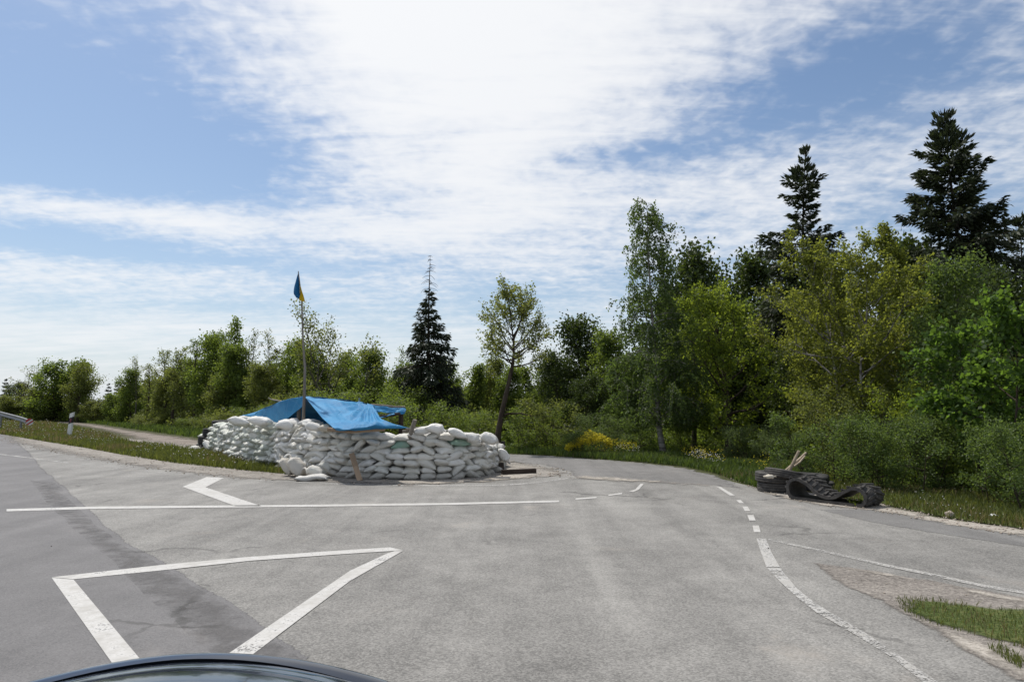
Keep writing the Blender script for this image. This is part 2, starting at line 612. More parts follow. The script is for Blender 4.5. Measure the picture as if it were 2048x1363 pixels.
def sheet(name, pts, z, mat, inset=0.0, step=.35, jig=0.0):
    xy = resample(to_xy(pts), step) if step else to_xy(pts)
    area = sum(xy[i].x * xy[(i + 1) % len(xy)].y - xy[(i + 1) % len(xy)].x * xy[i].y for i in range(len(xy)))
    if area < 0: xy.reverse()
    if jig:
        xy = [p + Vector((mnoise.noise((p.x * 1.3, p.y * 1.3, 3.1)), mnoise.noise((p.x * 1.3, p.y * 1.3, 8.7)))) * jig for p in xy]
    n = len(xy)
    verts, faces, edge = [], [], []
    if inset:
        A = np.array([(p.x, p.y) for p in xy])
        B = np.roll(A, -1, 0)
        AB = B - A
        L2 = (AB ** 2).sum(1) + 1e-12

        def rim_dist(q):
            t = np.clip(((q - A) * AB).sum(1) / L2, 0, 1)
            return float(np.sqrt(((A + AB * t[:, None] - q) ** 2).sum(1).min()))
        pts, ev, last = [Vector(p) for p in xy], [.12] * n, []
        cand = []
        for i in range(n):
            t = (xy[(i + 1) % n] - xy[i - 1]).normalized()
            nrm = Vector((-t.y, t.x))
            d = inset * max(1.0, min(3.0, xy[i].length / 12))
            for f in (1.05, .6, .3):
                cand.append((xy[i] + nrm * d * f, d))
        C = np.array([(c.x, c.y) for c, d in cand])
        ins = inpoly([(p.x, p.y) for p in xy], C)
        for (c, d), ok in zip(cand, ins):
            if not ok: continue
            r = rim_dist(np.array((c.x, c.y)))
            if r < d * .12: continue
            pts.append(c)
            ev.append(.12 + .88 * min(1.0, r / d))
        vo, _, fo, ov, _, _ = mgeo.delaunay_2d_cdt(pts, [(i, (i + 1) % n) for i in range(n)], [], 1, 1e-4)
        verts = [(v.x, v.y, z) for v in vo]
        edge = [max([ev[j] for j in o_] or [.12]) for o_ in ov]
        faces = [tuple(f) for f in fo]
    else:
        verts = [(p.x, p.y, z) for p in xy]
        edge = [1.0] * n
        faces = [tuple(t) for t in mgeo.tessellate_polygon([[Vector((p.x, p.y, 0)) for p in xy]])]
    me = bpy.data.meshes.new(name)
    me.from_pydata(verts, [], faces)
    at = me.attributes.new('edge', 'FLOAT', 'POINT')
    at.data.foreach_set('value', edge)
    bm = bmesh.new()
    bm.from_mesh(me)
    for f in bm.faces:
        if f.normal.z < 0: f.normal_flip()
    bm.to_mesh(me)
    bm.free()
    o = link_mesh(name, me, mat)
    o['kind'] = 'structure'
    return o


W = lambda x, y: ('w', x, y)
sheet('ground', [W(-1800, -60), W(1800, -60), W(1800, 2600), W(-1800, 2600)], 0.0, M['soil'], step=0)

OLD = [W(-62, 88), (0, 868), (100, 889), (200, 905), (300, 920), (400, 934), (500, 942), (640, 948), (800, 950), (980, 938), (1060, 925), (1140, 932), (1300, 945), (1430, 955),
       (1500, 972), (1570, 992), (1640, 1004), (1745, 1015), (1893, 1041), (2048, 1066), W(7.55, 4.1), W(9, -1), W(12, -16), W(-40, -16), W(-80, 70)]
sheet('junction_asphalt', OLD, .007, M['old_asphalt'], step=0)

MAIN_EDGE = [(660, 1363), (600, 1300), (520, 1240), (430, 1185), (340, 1130), (260, 1085), (200, 1035), (150, 990), (95, 945), (60, 905)]
MAIN = [W(7.0, -9.0), W(1.6, -.9)] + MAIN_EDGE + [W(-22, 30.5), W(-62, 82), W(-70, 76), W(-18, 8), W(-1, -16), W(9, -16)]
sheet('main_road', MAIN, .009, M['road_asphalt'], inset=.05, step=.25, jig=.045)
sheet('worn_band', [(640, 1355), (560, 1290), (500, 1243), (410, 1185), (320, 1132), (240, 1086), (185, 1040), (140, 1000), (110, 965), (60, 960), (90, 1000), (130, 1040), (180, 1085), (230, 1130), (290, 1190), (370, 1260), (450, 1340), (500, 1400), (700, 1400)], .0105, M['dark_asphalt'], inset=.40, step=.25, jig=.05)

SIDE = [(1150, 958), (1130, 942), (1085, 931), (1000, 923), (900, 914), (700, 903), (420, 896), (400, 893), (400, 879), (700, 893), (900, 901), (1000, 906), (1098, 911), (1195, 918), (1293, 925),
        (1366, 934), (1427, 948), (1476, 967), (1500, 982), (1430, 972), (1300, 965)]
sheet('side_road', SIDE, .0095, M['side_asphalt'], inset=.25, step=.4, jig=.15)
TRACK = [(425, 899), (400, 894), (330, 890), (270, 884), (230, 868), (180, 856), (130, 847), (75, 839.5), W(-75, 110), W(-70, 112), (88, 836.2), (150, 843), (200, 849), (300, 863.5), (400, 878), (470, 886), (470, 896)]
sheet('dirt_track', TRACK, .012, M['dirt_track'], inset=.35, step=.6, jig=.35)

SHOULDER = [W(-64, 84), (0, 884), (100, 906), (200, 924), (300, 939), (400, 952), (500, 961), (640, 966), (800, 972), (980, 966), (1060, 958), (1130, 953), (1152, 948), (1120, 938), (1060, 926),
            (1000, 919), (900, 911), (700, 900), (430, 893), (250, 872), (100, 845), W(-64, 100)]
sheet('gravel_shoulder', SHOULDER, .016, M['gravel'], inset=.45, step=.35, jig=.18)
SAND1 = [(640, 962), (720, 966), (860, 970), (960, 966), (1040, 958), (1090, 950), (1060, 944), (1000, 950), (950, 959), (800, 962), (700, 960)]
sheet('sandy_kerb', SAND1, .020, M['sand'], inset=.26, step=.2, jig=.08)
SAND2 = [(1120, 957), (1190, 963), (1300, 968), (1420, 974), (1420, 969), (1330, 962), (1250, 955), (1160, 950)]
sheet('sandy_seam', SAND2, .020, M['sand'], inset=.5, step=.2, jig=.12)
SAND3 = [(1010, 938), (1080, 940), (1130, 944), (1110, 935), (1050, 928), (1005, 925)]
sheet('sandy_patch', SAND3, .020, M['sand'], inset=.5, step=.3, jig=.2)
sheet('sandy_patch', [(235, 913), (300, 914), (262, 908.5), (240, 909)], .020, M['sand'], inset=.12, step=.2, jig=.1)

STRIP = [(1631, 1019.5), (1741, 1019), (1893, 1046), (2048, 1072), W(7.2, 4.2), W(6.9, 4.0), (2048, 1094), (1893, 1071), (1745, 1045)]
sheet('patched_asphalt', STRIP, .0095, M['strip_asphalt'], inset=.06, step=.25, jig=.05)
RGRAVEL = [(1440, 953), (1480, 966), (1525, 985), (1570, 998), (1640, 1013), (1745, 1023), (1893, 1051), (2048, 1076), W(7.3, 4.2), W(8.2, 4.6), (2048, 1058), (1893, 1036), (1760, 1008),
           (1650, 990), (1560, 968), (1500, 955), (1450, 944)]
sheet('gravel_verge', RGRAVEL, .014, M['sand'], inset=.24, step=.25, jig=.12)

ISLE = [(1612, 1123), (1671, 1131), (1819, 1153), (1956, 1179), (2048, 1194), W(6.6, 4.4), W(9, 0), W(7.2, 0), W(4.6, 2.2), (2030, 1363), (1930, 1307), (1801, 1231), (1738, 1195), (1690, 1176), (1627, 1139)]
sheet('traffic_island', ISLE, .012, M['dark_gravel'], inset=.09, step=.15, jig=.06)
sheet('sandy_edge', [(1660, 1132), (1819, 1155), (1956, 1182), (2048, 1197), W(4.9, 5.1), W(4.6, 4.85), (1990, 1202), (1900, 1180), (1800, 1160), (1700, 1143)], .016, M['sand'], inset=.16, step=.15, jig=.06)
sheet('sandy_edge', [(1770, 1208), (1801, 1234), (1930, 1308), (2040, 1366), W(4.3, 2.5), W(4.6, 2.8), (2060, 1330), (1960, 1280), (1850, 1240), (1800, 1205)], .016, M['sand'], inset=.16, step=.15, jig=.06)

VERGE_L = [W(-62, 86), (-120, 858), (0, 868), (100, 885), (180, 898), (250, 911), (350, 927), (430, 935), (480, 941), (560, 948), (612, 952), (640, 950), (560, 938), (500, 927), (440, 912), (400, 902),
           (330, 896), (262, 886), (200, 866), (140, 853), (90, 843), (60, 840), W(-64, 104)]
VERGE_T = [(88, 835.5), (200, 848.5), (300, 863), (400, 876.5), (450, 882), (560, 889), (800, 897), (960, 904), (960, 880), (700, 868), (440, 856), (300, 842), (140, 829)]
VERGE_B = [(960, 904), (1098, 911), (1195, 918), (1293, 925), (1366, 933), (1427, 946), (1476, 964), (1530, 982), (1640, 975), (1640, 900), (1450, 888), (1200, 880), (960, 880)]
VERGE_R = [(1500, 955), (1560, 969), (1650, 991), (1760, 1009), (1893, 1037), (2048, 1060), W(8.2, 4.4), W(9.5, 5.5), (2048, 1005), (1900, 980), (1760, 962), (1600, 930)]
ISLE_G = [(1790, 1198), (1867, 1201), (1960, 1212), (2048, 1218), W(6.2, 4.2), W(6.6, 2.2), W(5.0, 2.6), (2048, 1301), (1948, 1274), (1849, 1247), (1800, 1222)]
sheet('grass_verge', VERGE_L, .020, M['turf'], inset=.3, step=.4, jig=.25)
sheet('grass_bank', VERGE_T, .018, M['turf'], inset=.3, step=.5, jig=.2)
sheet('grass_bank', VERGE_B, .018, M['turf'], inset=.25, step=.4, jig=.2)
sheet('grass_bank', VERGE_R, .018, M['turf'], inset=.12, step=.25, jig=.1)
sheet('grass_patch', ISLE_G, .020, M['turf'], inset=.14, step=.15, jig=.1)


def marking(pts, mat='paint', z=.0122, label=None):
    return sheet('road_marking', pts, z, M[mat], step=0)


def line_px(top, th, mat, z=.0122):
    th = th if hasattr(th, '__len__') else [th] * len(top)
    marking([(x, y) for x, y in top] + [(x, y + t) for (x, y), t in list(zip(top, th))[::-1]], mat, z)


marking([(103, 1157), (147, 1161), (300, 1345), (235, 1345)], 'paint')
marking([(103, 1156.2), (326, 1131), (500, 1115), (700, 1101), (780, 1096), (806, 1102), (700, 1108.6), (500, 1123), (340, 1140.5), (147, 1160.2)], 'paint')
marking([(789, 1103.5), (806, 1103), (700, 1163.5), (514, 1305), (462, 1345), (405, 1345), (464, 1305), (700, 1143), (775, 1108)], 'paint')
marking([(413, 954.4), (448, 956), (411, 975), (523, 1013), (471, 1013), (365, 974)], 'paint')
line_px([(13, 1019), (180, 1014), (400, 1012.0), (600, 1010.5), (900, 1006.5), (1118, 1001.5)], [4.5, 4.8, 4.2, 4, 4, 3.5], 'paint')
marking([(1151, 997.2), (1193, 994.2), (1193, 997), (1151, 1000)], 'paint')
marking([(1217, 989.8), (1244, 986), (1244, 988.8), (1217, 992.4)], 'paint')
marking([(1257.6, 983.2), (1271, 979), (1281, 968), (1287.6, 968), (1278, 979.5), (1267, 984.5)], 'paint')
line_px([(640, 966.5), (860, 970.5), (1000, 970), (1073, 964.5), (1137, 956)], [2, 2.5, 2.8, 2.6, 2], 'paint_worn')
line_px([(448, 957), (540, 962), (640, 966.5)], 1.8, 'paint_faint')
marking([(1433, 973.8), (1441, 974), (1470, 991.6), (1460, 991.6)], 'paint')
marking([(1472.5, 1001), (1481, 1000.6), (1488, 1007), (1479, 1007)], 'paint')
marking([(1485, 1014), (1495, 1014), (1501, 1023), (1490, 1023)], 'paint')
marking([(1494.5, 1031), (1507, 1031), (1511.5, 1042), (1499, 1042)], 'paint')
marking([(1505, 1052), (1517.5, 1052), (1521.5, 1065.6), (1508, 1065.6)], 'paint')
marking([(1513, 1078), (1532, 1078.5), (1543, 1106), (1560, 1136), (1533, 1136), (1522, 1106)], 'paint_mid')
marking([(1534, 1137.5), (1561, 1138), (1592, 1177), (1623.5, 1203), (1662, 1228), (1634, 1228), (1598, 1199.6), (1561, 1166)], 'paint_mid')
marking([(1636, 1229), (1664, 1229), (1725, 1264), (1804, 1318), (1880, 1370), (1850, 1370), (1782, 1316), (1701, 1266)], 'paint_worn')
marking([(1852, 1372), (1882, 1372), (2000, 1450), (1965, 1450)], 'paint_worn')
line_px([(1536, 1078.5), (1597, 1091), (1679, 1108.5), (1771, 1129.5), (1874, 1150.5), (1967, 1171), (2048, 1184), (2200, 1212)], [3, 4, 4.5, 5, 5, 5.5, 6, 6.5], 'paint_worn')
line_px([(-120, 890), (0, 907.6), (46, 913.2), (138, 925.4)], [1.2, 1.7, 1.9, 1.6], 'paint_worn')
line_px([(138, 925.4), (240, 937), (330, 947)], [1.6, 1.6, 1.4], 'paint_faint')

# ------------------------------------------------------------------ plants
RG = np.random.default_rng(11)


def unit(v):
    return v / (np.linalg.norm(v, axis=-1, keepdims=True) + 1e-9)


def leaf_quads(rng, pos, dirv, L, Wd, lift=.35):
    n = len(pos)
    L = np.broadcast_to(np.asarray(L, float), (n,))[:, None]
    Wd = np.broadcast_to(np.asarray(Wd, float), (n,))[:, None]
    d = unit(dirv)
    s = unit(np.cross(d, rng.normal(size=(n, 3)) + np.array([0, 0, lift])))
    nn = np.cross(d, s)
    a = pos
    b = pos + d * L * .45 + s * Wd * .5 + nn * L * .06
    c = pos + d * L
    e = pos + d * L * .45 - s * Wd * .5 + nn * L * .06
    V = np.stack([a, b, c, e], 1).reshape(-1, 3)
    Q = np.arange(4 * n).reshape(n, 4)
    return V, Q


def branch(rng, start, d0, length, n, bend, wob):
    pts = [np.array(start, float)]
    d = np.array(d0, float)
    d /= np.linalg.norm(d)
    h = length / n
    for i in range(n):
        d = d + np.asarray(bend) / n + rng.normal(size=3) * wob
        d /= np.linalg.norm(d)
        pts.append(pts[-1] + d * h)
    return np.array(pts)


def along(pts, s):
    """points and tangents at fractions s of a polyline"""
    s = np.asarray(s) * (len(pts) - 1)
    i = np.minimum(s.astype(int), len(pts) - 2)
    f = (s - i)[:, None]
    return pts[i] * (1 - f) + pts[i + 1] * f, unit(pts[i + 1] - pts[i])


def crown_shape(kind, t):
    t = np.clip(t, 0, 1)
    if kind == 'round': return np.sqrt(np.maximum(0.02, 1 - (2 * t - .95) ** 2 * .95))
    if kind == 'egg': return np.sqrt(np.maximum(.02, 1 - ((t - .38) / .66) ** 2))
    if kind == 'cone': return (1 - t) ** .85 * .95 + .05
    if kind == 'column': return np.minimum(1, (1 - t) * 3.0 + .12) * (.75 + .25 * np.minimum(1, t * 5))
    if kind == 'vase': return np.sqrt(np.maximum(.05, 1 - ((t - .6) / .62) ** 2))
    if kind == 'spire': return np.minimum(1, (1 - t) * 1.55 + .12) * np.minimum(1, .72 + t * 1.2)
    if kind == 'flat': return .45 + .55 * np.minimum(1, (1 - t) * 2.2)
    return np.ones_like(t)


def grow(seed, h, r0, cb, cr, shape, npri, nsec, nleaf, leaf, elev=(.15, .9), up=.25, lean=(0, 0), wob=.05, spread=.16, path=None, twigs=False, stems=1,
         stem_spread=.5, droop=0.0, sec_len=.5, leader=True, gap=.0, inner=.35, lw=.75):
    """a broad-leaved tree: tapered trunk(s), limbs, side branches, leaves sitting along and round the side branches"""
    rng = np.random.default_rng(seed)
    T = Tubes()
    LP, LD = [], []
    for si in range(stems):
        if path is not None:
            tr = np.array(path, float)
        else:
            a = rng.uniform(0, 6.28)
            k = stem_spread if stems > 1 else 0.0
            d0 = np.array([math.cos(a) * k * rng.uniform(.3, 1) + lean[0], math.sin(a) * k * rng.uniform(.3, 1) + lean[1], 1.0])
            b = np.array([math.cos(a), math.sin(a), 0]) * (.12 * stems if stems > 1 else 0)
            tr = branch(rng, b, d0, h * (1 if stems == 1 else rng.uniform(.75, 1.0)), 12, (0, 0, .25 if stems > 1 else .1), wob)
            tr[:, 2] *= (h if stems == 1 else h * rng.uniform(.8, 1.0)) / max(tr[-1, 2], .1)
        n = len(tr)
        s = np.linspace(0, 1, n)
        rad = r0 / math.sqrt(stems) * (1 - .93 * s ** .85)
        rad[0] *= 1.35
        T.add(tr, rad, 9 if r0 > .06 else 6)
        np_ = max(3, npri // stems)
        ts = np.linspace(cb, .985, np_) + rng.normal(size=np_) * .012
        for i, t in enumerate(np.clip(ts, cb, .99)):
            p, tg = along(tr, [t])
            tt = (t - cb) / (1 - cb)
            az_ = i * 2.39996 + rng.normal() * .5
            e = elev[0] + (elev[1] - elev[0]) * tt + rng.normal() * .14
            ln = cr * float(crown_shape(shape, np.array(tt))) * rng.uniform(.65, 1.15)
            if gap and rng.random() < gap: ln *= .45
            ln = max(ln, .12 * cr)
            d0 = np.array([math.cos(az_) * math.cos(e), math.sin(az_) * math.cos(e), math.sin(e)])
            br = branch(rng, p[0], d0, ln, 6, (0, 0, up - droop), .10)
            rb = max(.006, r0 * .42 * (1 - t * .75) * (ln / cr + .2))
            T.add(br, np.linspace(rb, .004, 7), 5)
            ns = max(2, int(nsec * (ln / cr) + .5))
            ss = np.linspace(inner, 1.0, ns)
            for j, q in enumerate(ss):
                bp, bt = along(br, [min(q, .995)])
                dv = bt[0] + rng.normal(size=3) * .75
                dv[2] += .12 - droop * .5
                sl = sec_len * ln * rng.uniform(.5, 1.1) * (1 - .45 * q) + .08 * cr
                se = branch(rng, bp[0], dv, sl, 4, (0, 0, up * .6 - droop), .16)
                if twigs or ln > .5 * cr and j % 2 == 0:
                    T.add(se, np.linspace(max(.004, rb * .35), .003, 5), 3)
                m = max(1, int(nleaf * rng.uniform(.6, 1.4)))
                lp, lt = along(se, rng.uniform(.15, 1.0, m) ** .8)
                LP.append(lp + rng.normal(size=(m, 3)) * spread)
                LD.append(lt * .7 + rng.normal(size=(m, 3)) * .8 + np.array([0, 0, -.25]))
    LP, LD = np.concatenate(LP), np.concatenate(LD)
    keep = LP[:, 2] > .05
    LP, LD = LP[keep], LD[keep]
    m = len(LP)
    ll = leaf * rng.uniform(.7, 1.3, m)
    V, Q = leaf_quads(rng, LP, LD, ll, ll * lw)
    return T.mesh('trunk'), np_mesh('crown', V, Q, rng.random(m)), m


def grow_birch(seed, h, r0, cr, npri, nstr, nl, leaf, path=None, cb=.16, prof=None):
    rng = np.random.default_rng(seed)
    T = Tubes()
    tr = np.array(path, float) if path is not None else branch(rng, (0, 0, 0), (.03, 0, 1), h, 14, (0, 0, .1), .035)
    if path is None: tr[:, 2] *= h / tr[-1, 2]
    s = np.linspace(0, 1, len(tr))
    T.add(tr, r0 * (1 - .95 * s ** .8), 9)
    LP, LD = [], []
    for i in range(npri):
        t = cb + (1 - cb) * (i + .5) / npri
        p, _ = along(tr, [t])
        w = prof(t) if prof else float(crown_shape('column', np.array((t - cb) / (1 - cb))))
        az_ = i * 2.39996 + rng.normal() * .4
        ln = cr * w * rng.uniform(.55, 1.15)
        e = rng.uniform(.55, 1.05)
        br = branch(rng, p[0], (math.cos(az_) * math.cos(e), math.sin(az_) * math.cos(e), math.sin(e)), ln * 1.35, 7, (math.cos(az_) * .5, math.sin(az_) * .5, -1.0), .09)
        T.add(br, np.linspace(max(.01, r0 * .22 * (1 - t * .6)), .004, 8), 5)
        k = max(3, int(nstr * (.35 + w)))
        for q in np.linspace(.25, 1, k):
            bp, bt = along(br, [min(q, .99)])
            sl = rng.uniform(.35, 1.0) * (.45 + .5 * cr * w)
            sl = min(sl, max(.25, bp[0][2] - .7))
            st = branch(rng, bp[0] + rng.normal(size=3) * .05, bt[0] * .6 + rng.normal(size=3) * .45 + np.array([.12, 0, .0]), sl, 5, (.05, 0, -2.6), .10)
            if rng.random() < .35: T.add(st, np.linspace(.004, .0025, 6), 3)
            m = int(nl * sl * rng.uniform(.7, 1.3)) + 2
            lp, lt = along(st, rng.uniform(0.05, 1, m))
            LP.append(lp + rng.normal(size=(m, 3)) * .035)
            LD.append(lt * .5 + rng.normal(size=(m, 3)) * .55 + np.array([0, 0, -.5]))
    LP, LD = np.concatenate(LP), np.concatenate(LD)
    m = len(LP)
    ll = leaf * rng.uniform(.7, 1.35, m)
    V, Q = leaf_quads(rng, LP, LD, ll, ll * .72)
    return T.mesh('trunk'), np_mesh('crown', V, Q, rng.random(m)), m


def grow_spruce(seed, h, r0, cr, nbr, nsp, bare=0.0, cb=.08, dens=1.0, power=.75, droop=.55, ragged=.25, spray=.16, thin=None, hangl=.42):
    """spruce: whorls of limbs that sag and turn up at the tip, curtains of twigs hanging from them"""
    rng = np.random.default_rng(seed)
    T = Tubes()
    tr = branch(rng, (0, 0, 0), (0, 0, 1), h, 16, (0, 0, 0), .008)
    tr[:, 2] *= h / tr[-1, 2]
    s = np.linspace(0, 1, 17)
    T.add(tr, r0 * (1 - .965 * s ** .9), 8)
    VV, QQ, TT, k0 = [], [], [], 0
    for i in range(nbr):
        nw = max(8, nbr // 6)
        t = cb + (1 - cb) * min(.995, ((i // 6 + rng.normal() * .13 + .5) / nw)) ** .90
        if t > 1 - bare: t = 1 - bare * rng.uniform(0, 1)
        t = min(max(t, cb), .995)
        p, _ = along(tr, [min(t, .995)])
        live = t < 1 - bare
        w = max(.04, (1 - min(1.0, t / (1 - bare * .97)))) ** power * (1 + rng.normal() * ragged)
        if thin is not None: w *= thin(t)
        ln = max(.10, cr * w)
        az_ = i * 2.39996 + rng.normal() * .35
        if not live:
            ln = max(.12, cr * .60 * (1 - t) ** .6 * rng.uniform(.3, 1.2))
            br = branch(rng, p[0], (math.cos(az_), math.sin(az_), .25), ln, 5, (0, 0, -.9), .12)
            T.add(br, np.linspace(.014, .005, 6), 3)
            continue
        e0 = .02 + .80 * t ** 2.4
        br = branch(rng, p[0], (math.cos(az_), math.sin(az_), e0), ln, 7, (0, 0, -droop * (1 - .7 * t)), .05)
        br[5:, 2] += np.array([.02, .05, .09]) * ln
        T.add(br, np.linspace(max(.008, .045 * ln / cr + .004), .004, 8), 4)
        m = max(14, int(nsp * dens * (ln / cr) ** 1.15 * 9.5))
        q = rng.uniform(.10, 1.0, m) ** .85
        bp, bt = along(br, q)
        side = unit(np.cross(bt, np.array([0, 0, 1.0])))
        sg = rng.choice([-1, 1], m)[:, None]
        off = rng.uniform(0, 1, m)[:, None] ** 1.3 * (.06 + .30 * ln * (1 - q)[:, None] * .6 + .05 * ln)
        hang = rng.uniform(0, 1, (m, 1)) ** 1.6 * hangl * (1 - .75 * t) * (.4 + .6 * min(1, ln / cr * 1.5))
        pos = bp + side * sg * off + np.array([0, 0, -1]) * (off * .30 + hang) + rng.normal(size=(m, 3)) * .025
        d = bt * rng.uniform(.3, 1.0, (m, 1)) + side * sg * rng.uniform(0, .9, (m, 1)) + np.array([0, 0, -1]) * (rng.uniform(.1, .7, (m, 1)) * (1 - .8 * t ** 2) + hang * 2.2)
        if t > .88: d = d + np.array([0, 0, .8])
        L = spray * rng.uniform(.5, 1.3, m)
        V, Q = leaf_quads(rng, pos, d, L, L * .27 + .014, 0)
        VV.append(V); QQ.append(Q + k0); k0 += len(V); TT.append(rng.random(m))
    # leader shoot
    if not bare:
        m = 60
        pos = np.stack([np.zeros(m), np.zeros(m), rng.uniform(h * .95, h * 1.0, m)], 1) + tr[-1] * np.array([1, 1, 0])
        V, Q = leaf_quads(rng, pos, rng.normal(size=(m, 3)) * .6 + np.array([0, 0, .9]), .11, .03, 0)
        VV.append(V); QQ.append(Q + k0); k0 += len(V); TT.append(rng.random(m))
    V, Q, tt = np.concatenate(VV), np.concatenate(QQ), np.concatenate(TT)
    return T.mesh('trunk'), np_mesh('crown', V, Q, tt), len(Q)


LEAVES = [0]


def plant(name, label, cat, meshes, loc, bark, leaf, group=None, rz=0.0, sc=1.0, crown='crown', stem='trunk', many=False):
    o = empty(name, (loc[0], loc[1], 0), rz)
    tag(o, label, cat, group)
    tm, cm, n = meshes
    LEAVES[0] += n
    st = link_mesh(stem, tm, M[bark], o, True)
    if many: st['kind'] = 'stuff'
    for ob, mt in ((st, M[bark]), (link_mesh(crown, cm, M[leaf], o), M[leaf])):
        if ob.data.materials[0] != mt:
            ob.material_slots[0].link = 'OBJECT'
            ob.material_slots[0].material = mt
    o.scale = (sc, sc, sc) if not hasattr(sc, '__len__') else sc
    return o


def at(px, depth):
    p = P(px, 812, depth)
    return (p.x, p.y)


def hgt(ytop, depth):
    return P(1024, ytop, depth).z


def wid(px, depth):
    return px / F * depth


def px_path(pts, depth, base):
    b = P(base[0], base[1], depth)
    out = []
    for i, (x, y) in enumerate(pts):
        q = P(x, y, depth)
        out.append((q.x - b.x, .06 * math.sin(i * 1.9) * (i > 0), max(0.0, q.z) if i else 0.0))
    return out


# --- trees one can point at -------------------------------------------------
def prof_birch(t):
    return float(np.interp(t, [0, .12, .2, .34, .5, .66, .76, .84, .92, 1], [.3, .5, .74, .70, .52, .44, .31, .25, .27, .16]))


D = 21.0
bp = px_path([(1325, 906), (1318, 860), (1311, 780), (1307, 700), (1301, 600), (1294, 500), (1291, 405)], D, (1325, 906))
bp = [tuple(np.array(bp[i]) * (1 - f) + np.array(bp[i + 1]) * f) for i in range(6) for f in (0, .5)] + [bp[-1]]
plant('birch_tree', 'tall weeping birch with white trunk and hanging strands, before the dark trees', 'tree',
      grow_birch(3, hgt(405, D), .11, 1.85, 78, 24, 34, .068, bp, .15, prof_birch), (*at(1325, D), 0), 'bark_birch', 'leaf_birch')

D = 20.3
plant('maple_tree', 'round yellow-green maple with a short dark trunk forking low by the grey-green bush', 'tree',
      grow(5, hgt(635, D), .13, .15, wid(135, D), 'egg', 27, 9, 66, .080, elev=(.02, 1.15), up=.30, spread=.085, twigs=True, sec_len=.42, gap=.25),
      (*at(1456, D), 0), 'bark', 'leaf_maple')
D = 22.0
plant('lime_tree', 'slender bright green tree leaning between the weeping birch and the round maple', 'tree',
      grow(6, hgt(620, D), .09, .2, wid(86, D), 'egg', 26, 8, 50, .080, elev=(.2, 1.1), up=.3, lean=(.05, 0), spread=.085, twigs=True, gap=.3),
      (*at(1386, D), 0), 'bark', 'leaf_maple')
D = 15.5
plant('aspen_tree', 'yellow-olive aspen with a pale thin trunk standing behind the tyre pile', 'tree',
      grow(8, hgt(450, D), .075, .13, wid(150, D), 'spire', 72, 9, 74, .060, elev=(.2, 1.1), up=.45, spread=.065, twigs=True, gap=.25, stems=3, stem_spread=.17, sec_len=.42, lw=.85),
      (*at(1728, D), 0), 'bark_birch', 'leaf_aspen')
D = 17.0
plant('aspen_tree', 'narrower greenish aspen with upright top, between the olive aspen and the big spruce', 'tree',
      grow(9, hgt(462, D), .06, .14, wid(112, D), 'spire', 52, 8, 80, .062, elev=(.35, 1.2), up=.4, spread=.07, gap=.25, lw=.85),
      (*at(1800, D), 0), 'bark_birch', 'leaf_aspen')
D = 17.5
plant('aspen_tree', 'low bushy yellow aspen filling in under the slimmer spruce', 'tree',
      grow(10, hgt(600, D), .05, .08, wid(85, D), 'egg', 36, 9, 60, .06, elev=(.3, 1.1), up=.35, spread=.13, stems=2, stem_spread=.12, lw=.85),
      (*at(1640, D), 0), 'bark_birch', 'leaf_aspen')
D = 26.0
plant('spruce_tree', 'slim tall spruce with ragged gappy limbs rising behind the olive aspen', 'tree',
      grow_spruce(13, hgt(298, D), .15, 2.9, 156, 46, cb=.10, power=.78, droop=.66, ragged=.24, spray=.21,
                  thin=lambda t: .78 + .30 * math.sin(t * 31) + (.25 if .5 < t < .62 else 0)), (*at(1603, D), 0), 'bark', 'needle')
D = 22.0
plant('spruce_tree', 'broadest and tallest spruce, dense and dark, near the edge of the wood', 'tree',
      grow_spruce(14, hgt(228, D), .17, 3.1, 210, 48, cb=.08, power=.74, droop=.55, ragged=.20, spray=.21), (*at(1952, D), 0), 'bark', 'needle')
D = 23.0
plant('spruce_tree', 'lower dark spruce half hidden beside the broadest spruce', 'tree',
      grow_spruce(15, hgt(440, D), .14, 2.2, 100, 22, cb=.06, power=.65, droop=.45, spray=.19), (*at(2068, D), 0), 'bark', 'needle')
D = 30.0
plant('spruce_tree', 'spruce with a bare dead spike for a top, standing behind the sandbag ring', 'tree',
      grow_spruce(16, hgt(508, D), .13, 2.4, 150, 30, bare=.19, cb=.12, power=1.05, droop=.85, ragged=.28, spray=.21), (*at(855, D), 0), 'bark', 'needle')
D = 11.6
plant('maple_tree', 'broad-leaved dark green maple overhanging the flowery verge by the shrubs', 'tree',
      grow(18, hgt(625, D), .045, .20, wid(125, D), 'round', 30, 9, 52, .078, elev=(.0, 1.0), up=.2, spread=.07, lw=.95, stems=2, stem_spread=.1, gap=.25), (*at(1985, D), 0), 'bark', 'leaf_maple_dark')
D = 14.5
plant('alder_tree', 'dark bluish green young tree between the aspens and the overhanging maple', 'tree',
      grow(19, hgt(565, D), .05, .12, wid(95, D), 'egg', 38, 9, 52, .064, elev=(.2, 1.0), up=.3, spread=.12, lw=.8), (*at(1880, D), 0), 'bark_grey', 'leaf_shrub')
D = 22.0
lp = px_path([(993, 902), (996, 870), (1003, 830), (1012, 790), (1021, 750), (1026, 726), (1028, 705), (1027, 680), (1023, 648), (1018, 612)], D, (993, 902))
lean_tree = plant('young_oak_tree', 'leaning young oak with open airy crown of sparse new leaves', 'tree',
                  grow(21, hgt(612, D), .12, .52, wid(86, D), 'egg', 30, 12, 24, .080, elev=(.15, 1.25), up=.45, spread=.055, path=lp, twigs=True, inner=.45, lw=.6),
                  (*at(993, D), 0), 'bark', 'leaf_pale')
tb = Tubes()
limb = np.array([np.array(P(x, y, D)) - np.array((*at(993, D), 0)) for x, y in [(1005, 832), (1016, 827), (1040, 826), (1062, 831), (1080, 830), (1094, 834)]])
